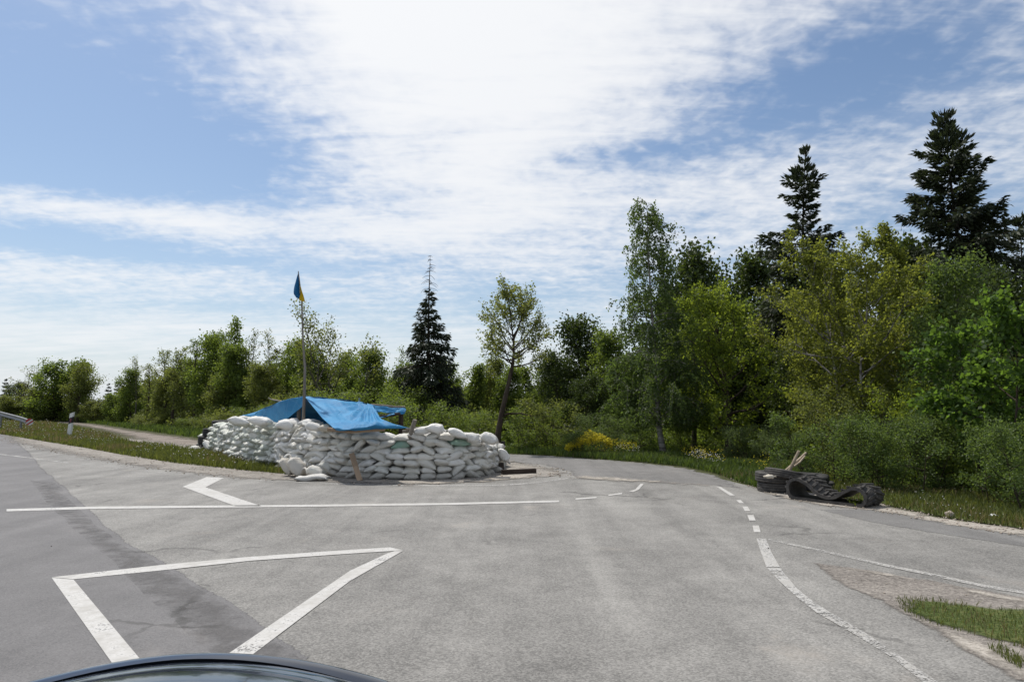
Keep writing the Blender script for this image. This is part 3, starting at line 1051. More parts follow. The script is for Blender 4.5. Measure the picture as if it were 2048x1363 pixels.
tb.add(limb, np.linspace(.04, .008, 6), 5)
rg = np.random.default_rng(4)
lpos, ldir = along(limb, rg.uniform(.35, 1, 260))
tw = [(branch(rg, lpos[i], ldir[i] + rg.normal(size=3) * .8, rg.uniform(.2, .5), 4, (0, 0, .4), .2)) for i in range(14)]
for q in tw: tb.add(q, np.linspace(.008, .003, 5), 3)
link_mesh('limb', tb.mesh('limb'), M['bark'], lean_tree, True)
lv = np.concatenate([along(q, rg.uniform(.2, 1, 16))[0] for q in tw])
V, Q = leaf_quads(rg, lv + rg.normal(size=lv.shape) * .04, rg.normal(size=lv.shape), .075, .05)
_ls = link_mesh('leaf_spray', np_mesh('leaf_spray', V, Q, rg.random(len(Q))), M['leaf_pale'], lean_tree)
_ls['kind'] = 'stuff'

# --- kinds that recur: one mesh pair each, then one object per tree --------------------------
KIND = {
    'broad': grow(31, 6, .14, .10, 1.9, 'egg', 36, 10, 46, .15, elev=(.1, 1.15), up=.3, spread=.22),
    'broad2': grow(32, 6, .14, .08, 2.2, 'round', 36, 10, 46, .15, elev=(.05, 1.1), up=.25, spread=.25),
    'bushy': grow(33, 5, .12, .03, 2.2, 'egg', 45, 10, 60, .16, elev=(-.1, 1.2), up=.25, spread=.22, stems=3, stem_spread=.3),
    'alder': grow(34, 7, .17, .40, 1.35, 'egg', 34, 6, 20, .13, elev=(.0, .9), up=.15, spread=.12, twigs=True, gap=.3),
    'alder2': grow(35, 7, .16, .45, 1.2, 'flat', 30, 6, 17, .13, elev=(.1, 1.0), up=.2, spread=.12, twigs=True, gap=.3, lean=(.05, 0)),
    'wispy': grow(36, 7, .08, .35, 1.0, 'egg', 30, 6, 7, .11, elev=(.4, 1.2), up=.4, spread=.08, twigs=True, gap=.2),
    'column': grow(37, 5, .10, .08, .95, 'column', 40, 6, 28, .13, elev=(.3, 1.2), up=.4, spread=.14),
    'willow': grow(38, 5, .14, .12, 2.3, 'vase', 26, 10, 24, .11, elev=(.4, 1.2), up=.4, spread=.16, twigs=True, stems=4, stem_spread=.5, gap=.2),
    'oak': grow(39, 5, .16, .35, 1.9, 'flat', 22, 8, 6, .12, elev=(.1, .9), up=.4, spread=.08, twigs=True),
    'larch': grow(40, 6, .10, .08, 1.25, 'cone', 46, 7, 26, .12, elev=(.1, 1.0), up=.2, spread=.12),
    'fir': grow_spruce(41, 6, .09, 1.35, 60, 18, cb=.06, power=.8, spray=.22),
    'shrub': grow(42, 2.0, .05, .03, .85, 'egg', 36, 9, 46, .058, elev=(-.1, 1.2), up=.3, spread=.10, stems=6, stem_spread=.55),
    'shrub2': grow(43, 2.0, .05, .03, .95, 'round', 36, 9, 46, .055, elev=(-.1, 1.2), up=.35, spread=.12, stems=7, stem_spread=.7),
    'thicket': grow(44, 2.4, .04, .05, .8, 'column', 36, 8, 30, .070, elev=(.2, 1.2), up=.4, spread=.12, stems=6, stem_spread=.5, gap=.3),
}
KH = {'broad': 6, 'broad2': 6, 'bushy': 5, 'alder': 7, 'alder2': 7, 'wispy': 7, 'column': 5, 'willow': 5, 'oak': 5, 'larch': 6, 'fir': 6, 'shrub': 2.0, 'shrub2': 2.0, 'thicket': 2.4}
for k in KIND: KIND[k][0].name, KIND[k][1].name = k + '_trunk', k + '_crown'
BARK = {'alder': 'bark', 'alder2': 'bark', 'wispy': 'bark_grey', 'willow': 'bark_grey'}


def wood(kind, name, label, px, ytop, depth, leaf, w=1.0, rz=None, group=None, cat='tree', stem='trunk', crown='crown'):
    s = hgt(ytop, depth) / KH[kind]
    return plant(name, label, cat, KIND[kind], (*at(px, depth), 0), BARK.get(kind, 'bark'), leaf, group, rnd.uniform(0, 6.28) if rz is None else rz, (s * w, s * w, s), crown, stem, kind in ('shrub', 'shrub2', 'thicket', 'bushy', 'willow'))


FAR = [
    ('fir', 'spruce_tree', 'tiny dark spruce at the far end of the dirt track, beyond the guardrail', 8, 757, 82, 'needle', 1.0),
    ('broad2', 'broadleaf_tree', 'dark low tree beyond the guardrail, next to the bare oak', 22, 775, 80, 'leaf_shade', 1.3),
    ('oak', 'oak_tree', 'bare flat-topped oak with thin leaves behind the guardrail end', 45, 745, 74, 'leaf_olive', 1.0),
    ('bushy', 'bush', 'dark bush under the bare oak', 35, 800, 66, 'leaf_olive', 1.6),
    ('bushy', 'broadleaf_tree', 'first of two full round trees at the track, nearer the bare oak', 118, 742, 66, 'leaf_broad', 1.15),
    ('broad2', 'broadleaf_tree', 'second of two full round trees at the track, behind the marker post', 156, 742, 63, 'leaf_olive', 1.0),
    ('bushy', 'bush', 'spreading bush at the feet of the two full round trees', 98, 788, 66, 'leaf_olive', 1.6),
    ('fir', 'spruce_tree', 'small dark spruce in the gap beyond the marker post', 215, 766, 78, 'needle', 1.0),
    ('fir', 'spruce_tree', 'small dark spruce in the gap, nearer the alders', 232, 763, 80, 'needle', .9),
    ('bushy', 'bush', 'low bush along the track under the two small spruces', 205, 806, 62, 'leaf_olive', 1.7),
    ('bushy', 'bush', 'low pale bush where the row of alders begins', 247, 798, 57, 'leaf_broad', 1.4),
    ('wispy', 'birch_tree', 'thin wispy birch, first tall tree of the row beyond the marker post', 272, 716, 55, 'leaf_olive', 1.0),
    ('broad', 'broadleaf_tree', 'bright leafy tree under the first wispy birch', 262, 752, 56, 'leaf_broad', 1.0),
    ('alder', 'alder_tree', 'alder with dark bare trunk and thin crown, first of the alder row', 322, 707, 50, 'leaf_olive', .95),
    ('alder2', 'alder_tree', 'alder with straight dark trunk in the middle of the alder row', 345, 703, 47, 'leaf_olive', 1.0),
    ('alder', 'alder_tree', 'last alder of the row, next to the rounded green tree', 390, 686, 45, 'leaf_broad', .9),
    ('alder2', 'alder_tree', 'slender alder leaning in the gap of the alder row', 366, 720, 47, 'leaf_olive', .9),
    ('broad', 'broadleaf_tree', 'rounded green tree beside the pointed light green tree', 425, 690, 44, 'leaf_broad', .9),
    ('larch', 'larch_tree', 'pointed light green tree topping the row behind the sandbags', 465, 643, 43, 'leaf_broad', 1.05),
    ('wispy', 'birch_tree', 'wispy birch just beyond the pointed light green tree', 502, 666, 42, 'leaf_olive', 1.0),
    ('wispy', 'birch_tree', 'nearly bare wispy birch before a small dark spruce', 538, 666, 42, 'leaf_olive', 1.05),
    ('fir', 'spruce_tree', 'small dark spruce peeping out behind the nearly bare birch', 550, 698, 52, 'needle', 1.1),
    ('broad2', 'broadleaf_tree', 'dense mid green tree behind the flagpole', 592, 708, 41, 'leaf_broad', .85),
    ('broad', 'broadleaf_tree', 'shaded tree between the wispy birches and the dense tree', 535, 745, 40, 'leaf_olive', 1.1),
    ('broad2', 'broadleaf_tree', 'dark tree low behind the alder row', 440, 760, 42, 'leaf_olive', 1.2),
    ('willow', 'willow_tree', 'pale yellow-green willow with fanning limbs behind the blue tarpaulin', 690, 680, 33, 'leaf_pale', 1.0),
    ('broad', 'broadleaf_tree', 'leafy light tree between the pale willow and the dead-topped spruce', 752, 722, 34, 'leaf_broad', 1.0),
    ('wispy', 'birch_tree', 'wispy birch close beside the dead-topped spruce', 802, 698, 33, 'leaf_broad', .9),
    ('column', 'poplar_tree', 'upright bright green tree right after the dead-topped spruce', 940, 733, 33, 'leaf_broad', 1.15),
    ('broad', 'broadleaf_tree', 'brownish small tree between the upright tree and the leaning oak', 975, 735, 35, 'leaf_olive', .8),
    ('column', 'poplar_tree', 'upright green tree seen through the leaning oak', 1062, 735, 36, 'leaf_broad', 1.25),
    ('column', 'poplar_tree', 'shorter upright tree under the dead-topped spruce', 905, 770, 32, 'leaf_broad', 1.2),
    ('broad2', 'broadleaf_tree', 'dark full tree where the wood steps down to the leaning oak', 1125, 728, 30, 'leaf_shade', .95),
    ('broad', 'broadleaf_tree', 'dark tall tree at the shoulder of the weeping birch', 1188, 664, 31, 'leaf_shade', 1.0),
    ('broad2', 'broadleaf_tree', 'dark tree low behind the yellow flowering bush', 1165, 770, 26, 'leaf_shade', 1.1),
    ('broad', 'broadleaf_tree', 'shaded tree behind the hanging strands of the weeping birch', 1240, 690, 29, 'leaf_broad', .9),
    ('broad2', 'broadleaf_tree', 'dark round-topped tree high behind the round maple', 1420, 552, 34, 'leaf_shade', .88),
    ('broad', 'broadleaf_tree', 'dark round-topped tree next to the slim spruce', 1484, 562, 35, 'leaf_shade', .85),
    ('broad2', 'broadleaf_tree', 'dark tree between the weeping birch top and the round-topped pair', 1362, 610, 33, 'leaf_shade', .8),
    ('broad', 'broadleaf_tree', 'dim tree at the foot of the slim spruce', 1540, 610, 28, 'leaf_shade', .85),
    ('broad2', 'broadleaf_tree', 'dim tree hidden behind the aspens', 1690, 560, 24, 'leaf_shade', .8),
    ('broad', 'broadleaf_tree', 'dim tree behind the narrower aspen', 1830, 540, 24, 'leaf_shade', .8),
    ('broad2', 'broadleaf_tree', 'dim tree under the broadest spruce', 1985, 600, 18, 'leaf_shade', .75),
    ('broad', 'broadleaf_tree', 'dim tree at the very edge beside the lower dark spruce', 2090, 600, 17, 'leaf_shade', .8),
    ('broad2', 'broadleaf_tree', 'dim low tree in the dark gap between slim spruce and round maple', 1580, 720, 22, 'leaf_shade', .8),
    ('alder', 'alder_tree', 'alder whose crown meets the first wispy birch', 296, 735, 52, 'leaf_olive', 1.1),
    ('broad', 'broadleaf_tree', 'light olive tree low among the alder trunks', 330, 752, 49, 'leaf_olive', 1.1),
    ('broad', 'broadleaf_tree', 'light olive tree between the slender alder and the last alder', 376, 735, 46, 'leaf_olive', 1.0),
    ('alder', 'alder_tree', 'alder standing between the rounded and the pointed green trees', 444, 672, 44, 'leaf_broad', 1.0),
    ('broad', 'broadleaf_tree', 'fresh green tree under the pointed light green tree', 482, 712, 42, 'leaf_broad', 1.0),
    ('alder2', 'alder_tree', 'thin alder between the nearly bare birch and the dense tree', 566, 700, 42, 'leaf_olive', .95),
    ('broad', 'broadleaf_tree', 'fresh green tree between the flagpole and the pale willow', 640, 715, 38, 'leaf_broad', 1.0),
    ('broad2', 'broadleaf_tree', 'full green tree filling behind the pale willow', 700, 728, 38, 'leaf_broad', 1.0),
    ('bushy', 'broadleaf_tree', 'low full tree at the foot of the dead-topped spruce', 800, 752, 31, 'leaf_broad', .9),
    ('broad', 'broadleaf_tree', 'green tree peeping out between the dead-topped spruce and the upright tree', 905, 742, 36, 'leaf_broad', 1.0),
    ('broad', 'broadleaf_tree', 'green tree behind the trunk of the leaning oak', 1010, 752, 34, 'leaf_broad', 1.0),
    ('broad2', 'broadleaf_tree', 'green tree between the leaning oak and the dark full tree', 1090, 748, 34, 'leaf_broad', .9),
    ('broad', 'broadleaf_tree', 'tall bright tree close behind the round maple', 1440, 640, 25, 'leaf_broad', 1.0),
    ('broad', 'broadleaf_tree', 'fresh green tree low to the side of the birch trunk', 1350, 690, 25, 'leaf_broad', .9),
]
for k, nm, lb, px, yt, dp, lf, w in FAR:
    wood(k, nm, lb, px, yt, dp, lf, w, cat='bush' if nm == 'bush' else 'tree')

BUSHES = [
    ('thicket', 'hazel_shrub', 'light green shrub behind the stick in the sandbag wall', 850, 805, 24, 'leaf_broad', 1.5),
    ('thicket', 'hazel_shrub', 'light green shrub behind the far corner of the tarpaulin', 905, 822, 24, 'leaf_broad', 1.4),
    ('thicket', 'hazel_shrub', 'shrub close behind the trunk of the leaning oak', 960, 828, 25, 'leaf_broad', 1.4),
    ('thicket', 'hazel_shrub', 'loose shrub below the long side limb of the leaning oak', 1070, 822, 23, 'leaf_broad', 1.5),
    ('thicket', 'hazel_shrub', 'loose tall shrub between leaning oak and yellow flowering bush', 1110, 805, 24, 'leaf_olive', 1.3),
    ('shrub2', 'willow_shrub', 'grey-green shrub right behind the yellow flowering bush', 1215, 838, 22.5, 'leaf_grey', 1.2),
    ('shrub', 'willow_shrub', 'dim shrub under the weeping birch', 1270, 842, 22.5, 'leaf_shrub', 1.2),
    ('shrub2', 'willow_shrub', 'very dark shrub between birch trunk and maple trunk', 1395, 848, 21.5, 'leaf_broad', 1.2),
    ('shrub2', 'willow_shrub', 'rounded pale grey-green bush beside the maple trunk', 1512, 858, 18.5, 'leaf_grey', 1.35),
    ('shrub', 'willow_shrub', 'small pale bush just behind the sticks of the tyre pile', 1565, 872, 17, 'leaf_grey', 1.2),
    ('shrub', 'elder_shrub', 'leafy shrub behind the tyre pile, first of the verge shrubs', 1660, 842, 13.6, 'leaf_shrub', 1.15),
    ('shrub2', 'elder_shrub', 'leafy shrub above the rubber track, second of the verge shrubs', 1735, 850, 12.6, 'leaf_shrub', 1.0),
    ('shrub', 'elder_shrub', 'leafy shrub beyond the end of the rubber track, third of the verge shrubs', 1815, 852, 12.0, 'leaf_shrub', 1.1),
    ('shrub2', 'elder_shrub', 'dim shrub in the shady gap behind the boulder', 1900, 850, 11.9, 'leaf_shrub', .9),
    ('thicket', 'elder_shrub', 'upright shrub with pale leaves above the white scrap on the verge', 1985, 868, 10.3, 'leaf_shrub', .95),
    ('shrub', 'elder_shrub', 'leafy shrub at the edge of the frame beyond the white scrap', 2052, 862, 10.0, 'leaf_shrub', 1.0),
    ('thicket', 'elder_shrub', 'thin bright shrub rising under the overhanging maple', 1845, 780, 12.8, 'leaf_maple', .7),
    ('thicket', 'elder_shrub', 'thin shrub in front of the aspen trunk', 1700, 790, 14.2, 'leaf_olive', .9),
    ('shrub', 'roadside_bush', 'small bush at the track edge before the alder row', 300, 832, 47, 'leaf_olive', 2.0),
    ('shrub2', 'roadside_bush', 'small bush at the foot of the last alder', 392, 838, 40, 'leaf_broad', 1.8),
    ('shrub', 'roadside_bush', 'small bush behind the old tyre stack', 452, 830, 36, 'leaf_olive', 2.0),
    ('shrub2', 'roadside_bush', 'broad low bush behind the dark flap of the tarpaulin', 530, 818, 34, 'leaf_broad', 2.0),
    ('shrub', 'roadside_bush', 'bush behind the ridge of the tarpaulin', 640, 800, 31, 'leaf_olive', 1.6),
    ('shrub2', 'roadside_bush', 'bright bush behind the pale willow', 735, 790, 29, 'leaf_broad', 1.6),
    ('shrub', 'roadside_bush', 'bush seen over the end of the tarpaulin beam', 790, 800, 28, 'leaf_broad', 1.4),
]
for k, nm, lb, px, yt, dp, lf, w in BUSHES:
    wood(k, nm, lb, px, yt, dp, lf, w, cat='bush', stem='stems', crown='foliage')


# --- the wood beyond, and the low growth under the trees: uncountable --------------------------
def leaf_cloud(name, blobs, n, leaf, mat, seed):
    rng = np.random.default_rng(seed)
    c = np.array([b[:3] for b in blobs])
    r = np.array([b[3:6] for b in blobs])
    wgt = r[:, 0] * r[:, 2]
    i = rng.choice(len(blobs), n, p=wgt / wgt.sum())
    u = unit(rng.normal(size=(n, 3))) * (rng.random((n, 1)) ** .33)
    sub = unit(rng.normal(size=(len(blobs), 24, 3))) * .75
    j = rng.integers(0, 24, n)
    pos = c[i] + r[i] * (u * .38 + sub[i, j] * .8)
    pos[:, 2] = np.abs(pos[:, 2])
    d = rng.normal(size=(n, 3)) + np.array([0, 0, -.2])
    L = leaf * rng.uniform(.6, 1.4, n)
    V, Q = leaf_quads(rng, pos, d, L, L * .7)
    me = np_mesh(name, V, Q, rng.random(n))
    o = link_mesh(name, me, M[mat])
    o['kind'] = 'stuff'
    LEAVES[0] += n
    return o


blobs = []
for px in range(-260, 1000, 26):
    dp = float(np.interp(px, [-260, 60, 300, 600, 1000, 1300, 1600, 2300], [105, 95, 66, 52, 42, 38, 32, 22])) + rnd.uniform(-2, 4)
    yt = float(np.interp(px, [-260, 60, 180, 230, 260, 420, 560, 640, 800, 900, 1000], [790, 794, 790, 803, 768, 732, 730, 734, 744, 758, 756])) + rnd.uniform(-10, 26)
    x, y = at(px, dp)
    h = hgt(yt, dp)
    blobs.append((x, y, h * .48, wid(34, dp), 2.4, h * .52))
leaf_cloud('woodland', blobs, 120000, .24, 'leaf_olive', 51)
blobs = []
for px in range(1000, 2320, 26):
    dp = float(np.interp(px, [1000, 1300, 1600, 2300], [42, 38, 32, 22])) + rnd.uniform(-2, 4)
    yt = float(np.interp(px, [1000, 1080, 1200, 1350, 1480, 1700, 2300], [762, 760, 715, 630, 610, 590, 560])) + rnd.uniform(-8, 26)
    x, y = at(px, dp)
    h = hgt(yt, dp)
    blobs.append((x, y, h * .48, wid(34, dp), 2.4, h * .52))
leaf_cloud('woodland', blobs, 70000, .26, 'leaf_shade', 50)
blobs = []
for px in range(1300, 2300, 22):
    dp = float(np.interp(px, [1300, 1450, 1600, 1800, 2048, 2300], [27, 26, 23, 18, 14.5, 13])) + rnd.uniform(-.5, 2.5)
    yt = float(np.interp(px, [1300, 1400, 1560, 1640, 1850, 1900, 2300], [720, 690, 690, 640, 620, 640, 640])) + rnd.uniform(-10, 50)
    x, y = at(px, dp)
    h = hgt(yt, dp)
    blobs.append((x, y, h * .48, wid(26, dp), 1.2, h * .52))
leaf_cloud('woodland', blobs, 60000, .13, 'leaf_shade', 54)
blobs = []
for px in range(960, 2250, 16):
    dp = float(np.interp(px, [960, 1200, 1450, 1560, 1650, 1760, 2048, 2300], [25, 24, 22.5, 19, 15.5, 13.6, 11.2, 10.2])) + rnd.uniform(-.3, 1.2)
    x, y = at(px, dp)
    h = rnd.uniform(.35, 1.0)
    blobs.append((x, y, h * .4, rnd.uniform(.3, .6), .6, h * .6))
leaf_cloud('undergrowth', blobs, 30000, .085, 'leaf_broad', 52)
blobs = []
for px in range(-100, 980, 14):
    dp = float(np.interp(px, [-100, 60, 300, 440, 600, 800, 980], [84, 76, 50, 39, 33, 28, 26])) + rnd.uniform(0, 3)
    x, y = at(px, dp)
    h = rnd.uniform(.5, 1.7)
    blobs.append((x, y, h * .4, rnd.uniform(.5, 1.1), 1.0, h * .6))
leaf_cloud('undergrowth', blobs, 22000, .14, 'leaf_olive', 53)

# --- the bush of yellow flowers, the flower patches, grass ---------------------------------------
D = 20.8
br = wood('shrub2', 'flowering_bush', 'wide bush covered in yellow blossom at the bend of the side road', 1178, 868, D, 'weed', 1.55, cat='bush', stem='stems', crown='foliage')


def dots(name, pos, r, mat, kind='stuff', parent=None):
    """tiny double pyramids: blossoms and seed heads"""
    n = len(pos)
    o8 = np.array([(1, 0, 0), (0, 1, 0), (-1, 0, 0), (0, -1, 0), (0, 0, .8), (0, 0, -.8)], float)
    r = np.broadcast_to(np.asarray(r, float), (n,))
    V = (pos[:, None, :] + o8[None] * r[:, None, None]).reshape(-1, 3)
    f = np.array([(0, 1, 4), (1, 2, 4), (2, 3, 4), (3, 0, 4), (1, 0, 5), (2, 1, 5), (3, 2, 5), (0, 3, 5)])
    Fc = (np.arange(n)[:, None, None] * 6 + f[None]).reshape(-1, 3)
    o = link_mesh(name, np_mesh(name, V, Fc), M[mat], parent)
    if kind: o['kind'] = kind
    return o


rg = np.random.default_rng(61)
pos = []
cx_, cy_ = at(1178, D)
for i in range(330):
    a_ = rg.uniform(0, 6.28)
    r_ = math.sqrt(rg.random())
    x_, y_ = r_ * math.cos(a_) * .72, r_ * math.sin(a_) * .45
    top = (.70 - .34 * abs(x_ / .72) ** 1.6 + .13 * mnoise.noise((x_ * 4, y_ * 4, 2.0))) * rg.uniform(.72, 1.05) - (.10 if x_ < 0 else 0)
    k = rg.integers(5, 16)
    zz = top - rg.exponential(.05, k)
    pos.append(np.stack([cx_ + x_ + rg.normal(size=k) * .022, cy_ + y_ + rg.normal(size=k) * .022, zz], 1))
pos = np.concatenate(pos)
n = len(pos)
bl = dots('blossom', pos, rg.uniform(.009, .020, n), 'flower_yellow', None)
bl.parent = br
bl.matrix_parent_inverse = Matrix.LocRotScale(br.location, br.rotation_euler, br.scale).inverted()


def scatter(pts, n, rng, near=1.0):
    """points in a ground polygon, denser where it comes close"""
    P2 = [(p.x, p.y) for p in to_xy(pts)]
    A = np.array(P2)
    lo, hi = A.min(0), A.max(0)
    out = []
    tot = 0
    while tot < n:
        # even in 1/depth: roughly even in the view
        q = rng.uniform(0, 1, (n * 4, 2))
        if near:
            iy = 1 / max(lo[1], .8) + q[:, 1] * (1 / hi[1] - 1 / max(lo[1], .8))
            y = 1 / iy
        else:
            y = lo[1] + q[:, 1] * (hi[1] - lo[1])
        x = lo[0] + q[:, 0] * (hi[0] - lo[0])
        xy = np.stack([x, y], 1)
        xy = xy[inpoly(P2, xy)]
        out.append(xy)
        tot += len(xy)
        if len(xy) == 0: break
    return np.concatenate(out)[:n]


def clump(xy, sc, seed):
    return np.array([mnoise.noise((x * sc, y * sc, seed)) for x, y in xy])


def blades(name, pts, n, h, mat, seed, wmul=1.0, thr=None, near=1.0, hvar=.5, sc=.9, minw=.004):
    rng = np.random.default_rng(seed)
    xy = scatter(pts, n, rng, near)
    if thr is not None:
        xy = xy[clump(xy, sc, seed) + rng.normal(size=len(xy)) * .08 > thr]
    n = len(xy)
    dist = np.hypot(xy[:, 0], xy[:, 1])
    w = np.maximum(minw, dist * .0009) * wmul * rng.uniform(.7, 1.3, n)
    hh = h * (1 - hvar + hvar * 2 * rng.random(n)) * (.7 + .6 * np.clip(clump(xy, .7, seed + 5) + .5, 0, 1))
    a = rng.uniform(0, 6.28, n)
    s = np.stack([np.cos(a), np.sin(a), np.zeros(n)], 1)
    b = np.stack([xy[:, 0], xy[:, 1], np.full(n, .012)], 1)
    ln = rng.normal(size=(n, 2)) * .33
    mid = b + np.stack([ln[:, 0] * .35 * hh, ln[:, 1] * .35 * hh, hh * .6], 1)
    tip = b + np.stack([ln[:, 0] * hh, ln[:, 1] * hh, hh], 1)
    V = np.stack([b - s * w[:, None] * .5, b + s * w[:, None] * .5, mid + s * w[:, None] * .4, tip, mid - s * w[:, None] * .4], 1).reshape(-1, 3)
    i = np.arange(n)[:, None] * 5
    Fc = np.concatenate([i + np.array([[0, 1, 2]]), i + np.array([[0, 2, 4]]), i + np.array([[4, 2, 3]])])
    me = np_mesh(name, V, Fc, np.tile(rng.random(n), 3))
    o = link_mesh(name, me, M[mat])
    o['kind'] = 'stuff'
    return o


def heads(name, pts, n, mat, z0, z1, r, seed, thr=None, sc=.6):
    rng = np.random.default_rng(seed)
    xy = scatter(pts, n, rng)
    if thr is not None: xy = xy[clump(xy, sc, seed) > thr]
    n = len(xy)
    dist = np.hypot(xy[:, 0], xy[:, 1])
    pos = np.stack([xy[:, 0], xy[:, 1], rng.uniform(z0, z1, n)], 1)
    return dots(name, pos, np.maximum(r, dist * .0006) * rng.uniform(.6, 1.2, n), mat)


blades('grass', VERGE_L, 42000, .13, 'grass', 71, 1.2)
blades('dry_grass', VERGE_L, 12000, .20, 'grass_dry', 72, .9, .10, sc=.35)
heads('seed_head_flowers', VERGE_L, 900, 'flower_white', .14, .30, .016, 73, .0, .5)
blades('grass', VERGE_T, 16000, .22, 'weed', 74, 1.8)
blades('grass', VERGE_B, 36000, .12, 'weed', 75, 1.6)
blades('dry_grass', VERGE_B, 7000, .12, 'grass_dry', 76, 1.0, .05)
heads('yellow_flowers', [(1210, 910), (1275, 918), (1275, 905), (1225, 900)], 420, 'flower_yellow', .22, .42, .014, 77, .0, 1.3)
heads('yellow_flowers', [(1360, 925), (1400, 936), (1440, 940), (1540, 960), (1540, 940), (1440, 925), (1370, 915)], 500, 'flower_yellow', .2, .42, .012, 78, .08, 1.2)
heads('white_flowers', [(1370, 930), (1430, 944), (1450, 944), (1400, 928)], 150, 'flower_white', .22, .4, .011, 79)
heads('white_flowers', [(1230, 916), (1280, 920), (1280, 914), (1230, 910)], 60, 'flower_white', .2, .36, .011, 80)
blades('grass', VERGE_R, 22000, .075, 'grass', 81, 1.2)
blades('dry_grass', VERGE_R, 9000, .085, 'grass_dry', 82, .9, .02, sc=.8)
heads('seed_head_flowers', VERGE_R, 460, 'flower_white', .07, .14, .009, 83, -.05, .8)
blades('grass', ISLE_G, 26000, .030, 'grass', 84, .9, -.16, hvar=.8, sc=1.6)
blades('grass', [(1975, 1300), (2040, 1345), (2060, 1320), (2000, 1295)], 260, .04, 'grass', 86, 1.0, -.05, sc=9)
blades('dry_grass', ISLE_G, 2500, .07, 'grass_dry', 87, .9, .05, sc=1.8)


def pebbles(name, pts, n, r0, r1, mat, seed):
    rng = np.random.default_rng(seed)
    xy = scatter(pts, n, rng)
    n = len(xy)
    dist = np.hypot(xy[:, 0], xy[:, 1])
    r = np.maximum(rng.uniform(r0, r1, n) * rng.random(n), dist * .0003)
    pos = np.stack([xy[:, 0], xy[:, 1], .010 + r * .3], 1)
    return dots(name, pos, r, mat)


pebbles('gravel_stones', SHOULDER, 5000, .01, .035, 'stone', 91)
pebbles('gravel_stones', RGRAVEL, 4500, .006, .026, 'stone', 92)
pebbles('gravel_stones', ISLE, 3500, .004, .014, 'stone', 93)
pebbles('gravel_stones', OLD, 260, .004, .012, 'wood_dark', 94)

# ------------------------------------------------------------------ sandbags
def bag_mat():
    m, N = new_mat('woven_sack')
    oi = N.n('ShaderNodeObjectInfo')
    tcn = N.n('ShaderNodeTexCoord').outputs['Object']
    pos = N.n('ShaderNodeNewGeometry').outputs['Position']
    base = oi.outputs['Color']
    n1 = N.noise(pos, 3.2, 5, .65)
    n2 = N.noise(pos, 14, 4, .7)
    dirt = N.step(N.m('ADD', N.m('MULTIPLY', n1, .6), N.m('MULTIPLY', n2, .4)), .45, .72)
    col = N.mix(N.m('MULTIPLY', dirt, .42), base, (.45, .42, .36))
    sp = N.n('ShaderNodeSeparateXYZ')
    N.put(sp.inputs[0], pos)
    splash = N.m('MULTIPLY', N.step(N.m('ADD', sp.outputs[2], N.m('MULTIPLY', n2, .16)), .32, .05), .5)
    col = N.mix(splash, col, (.22, .21, .18))
    mp = N.n('ShaderNodeMapping')
    N.put(mp.inputs[0], tcn)
    mp.inputs['Scale'].default_value = (14, 60, 20)
    crease = N.noise(mp.outputs[0], 1.0, 4, .6, .8)
    crumple = N.noise(tcn, 13, 5, .65, 1.4)
    h = N.m('ADD', N.m('MULTIPLY', crease, .8), crumple)
    sh = N.bsdf(col, .8, N.bump(h, .9, .03), spec=.12)
    tl = N.n('ShaderNodeBsdfTranslucent')
    N.put(tl.inputs[0], col)
    mx = N.n('ShaderNodeMixShader')
    mx.inputs[0].default_value = .05
    N.t.links.new(sh, mx.inputs[1])
    N.t.links.new(tl.outputs[0], mx.inputs[2])
    N.out(mx.outputs[0])
    return m


M['sack'] = bag_mat()


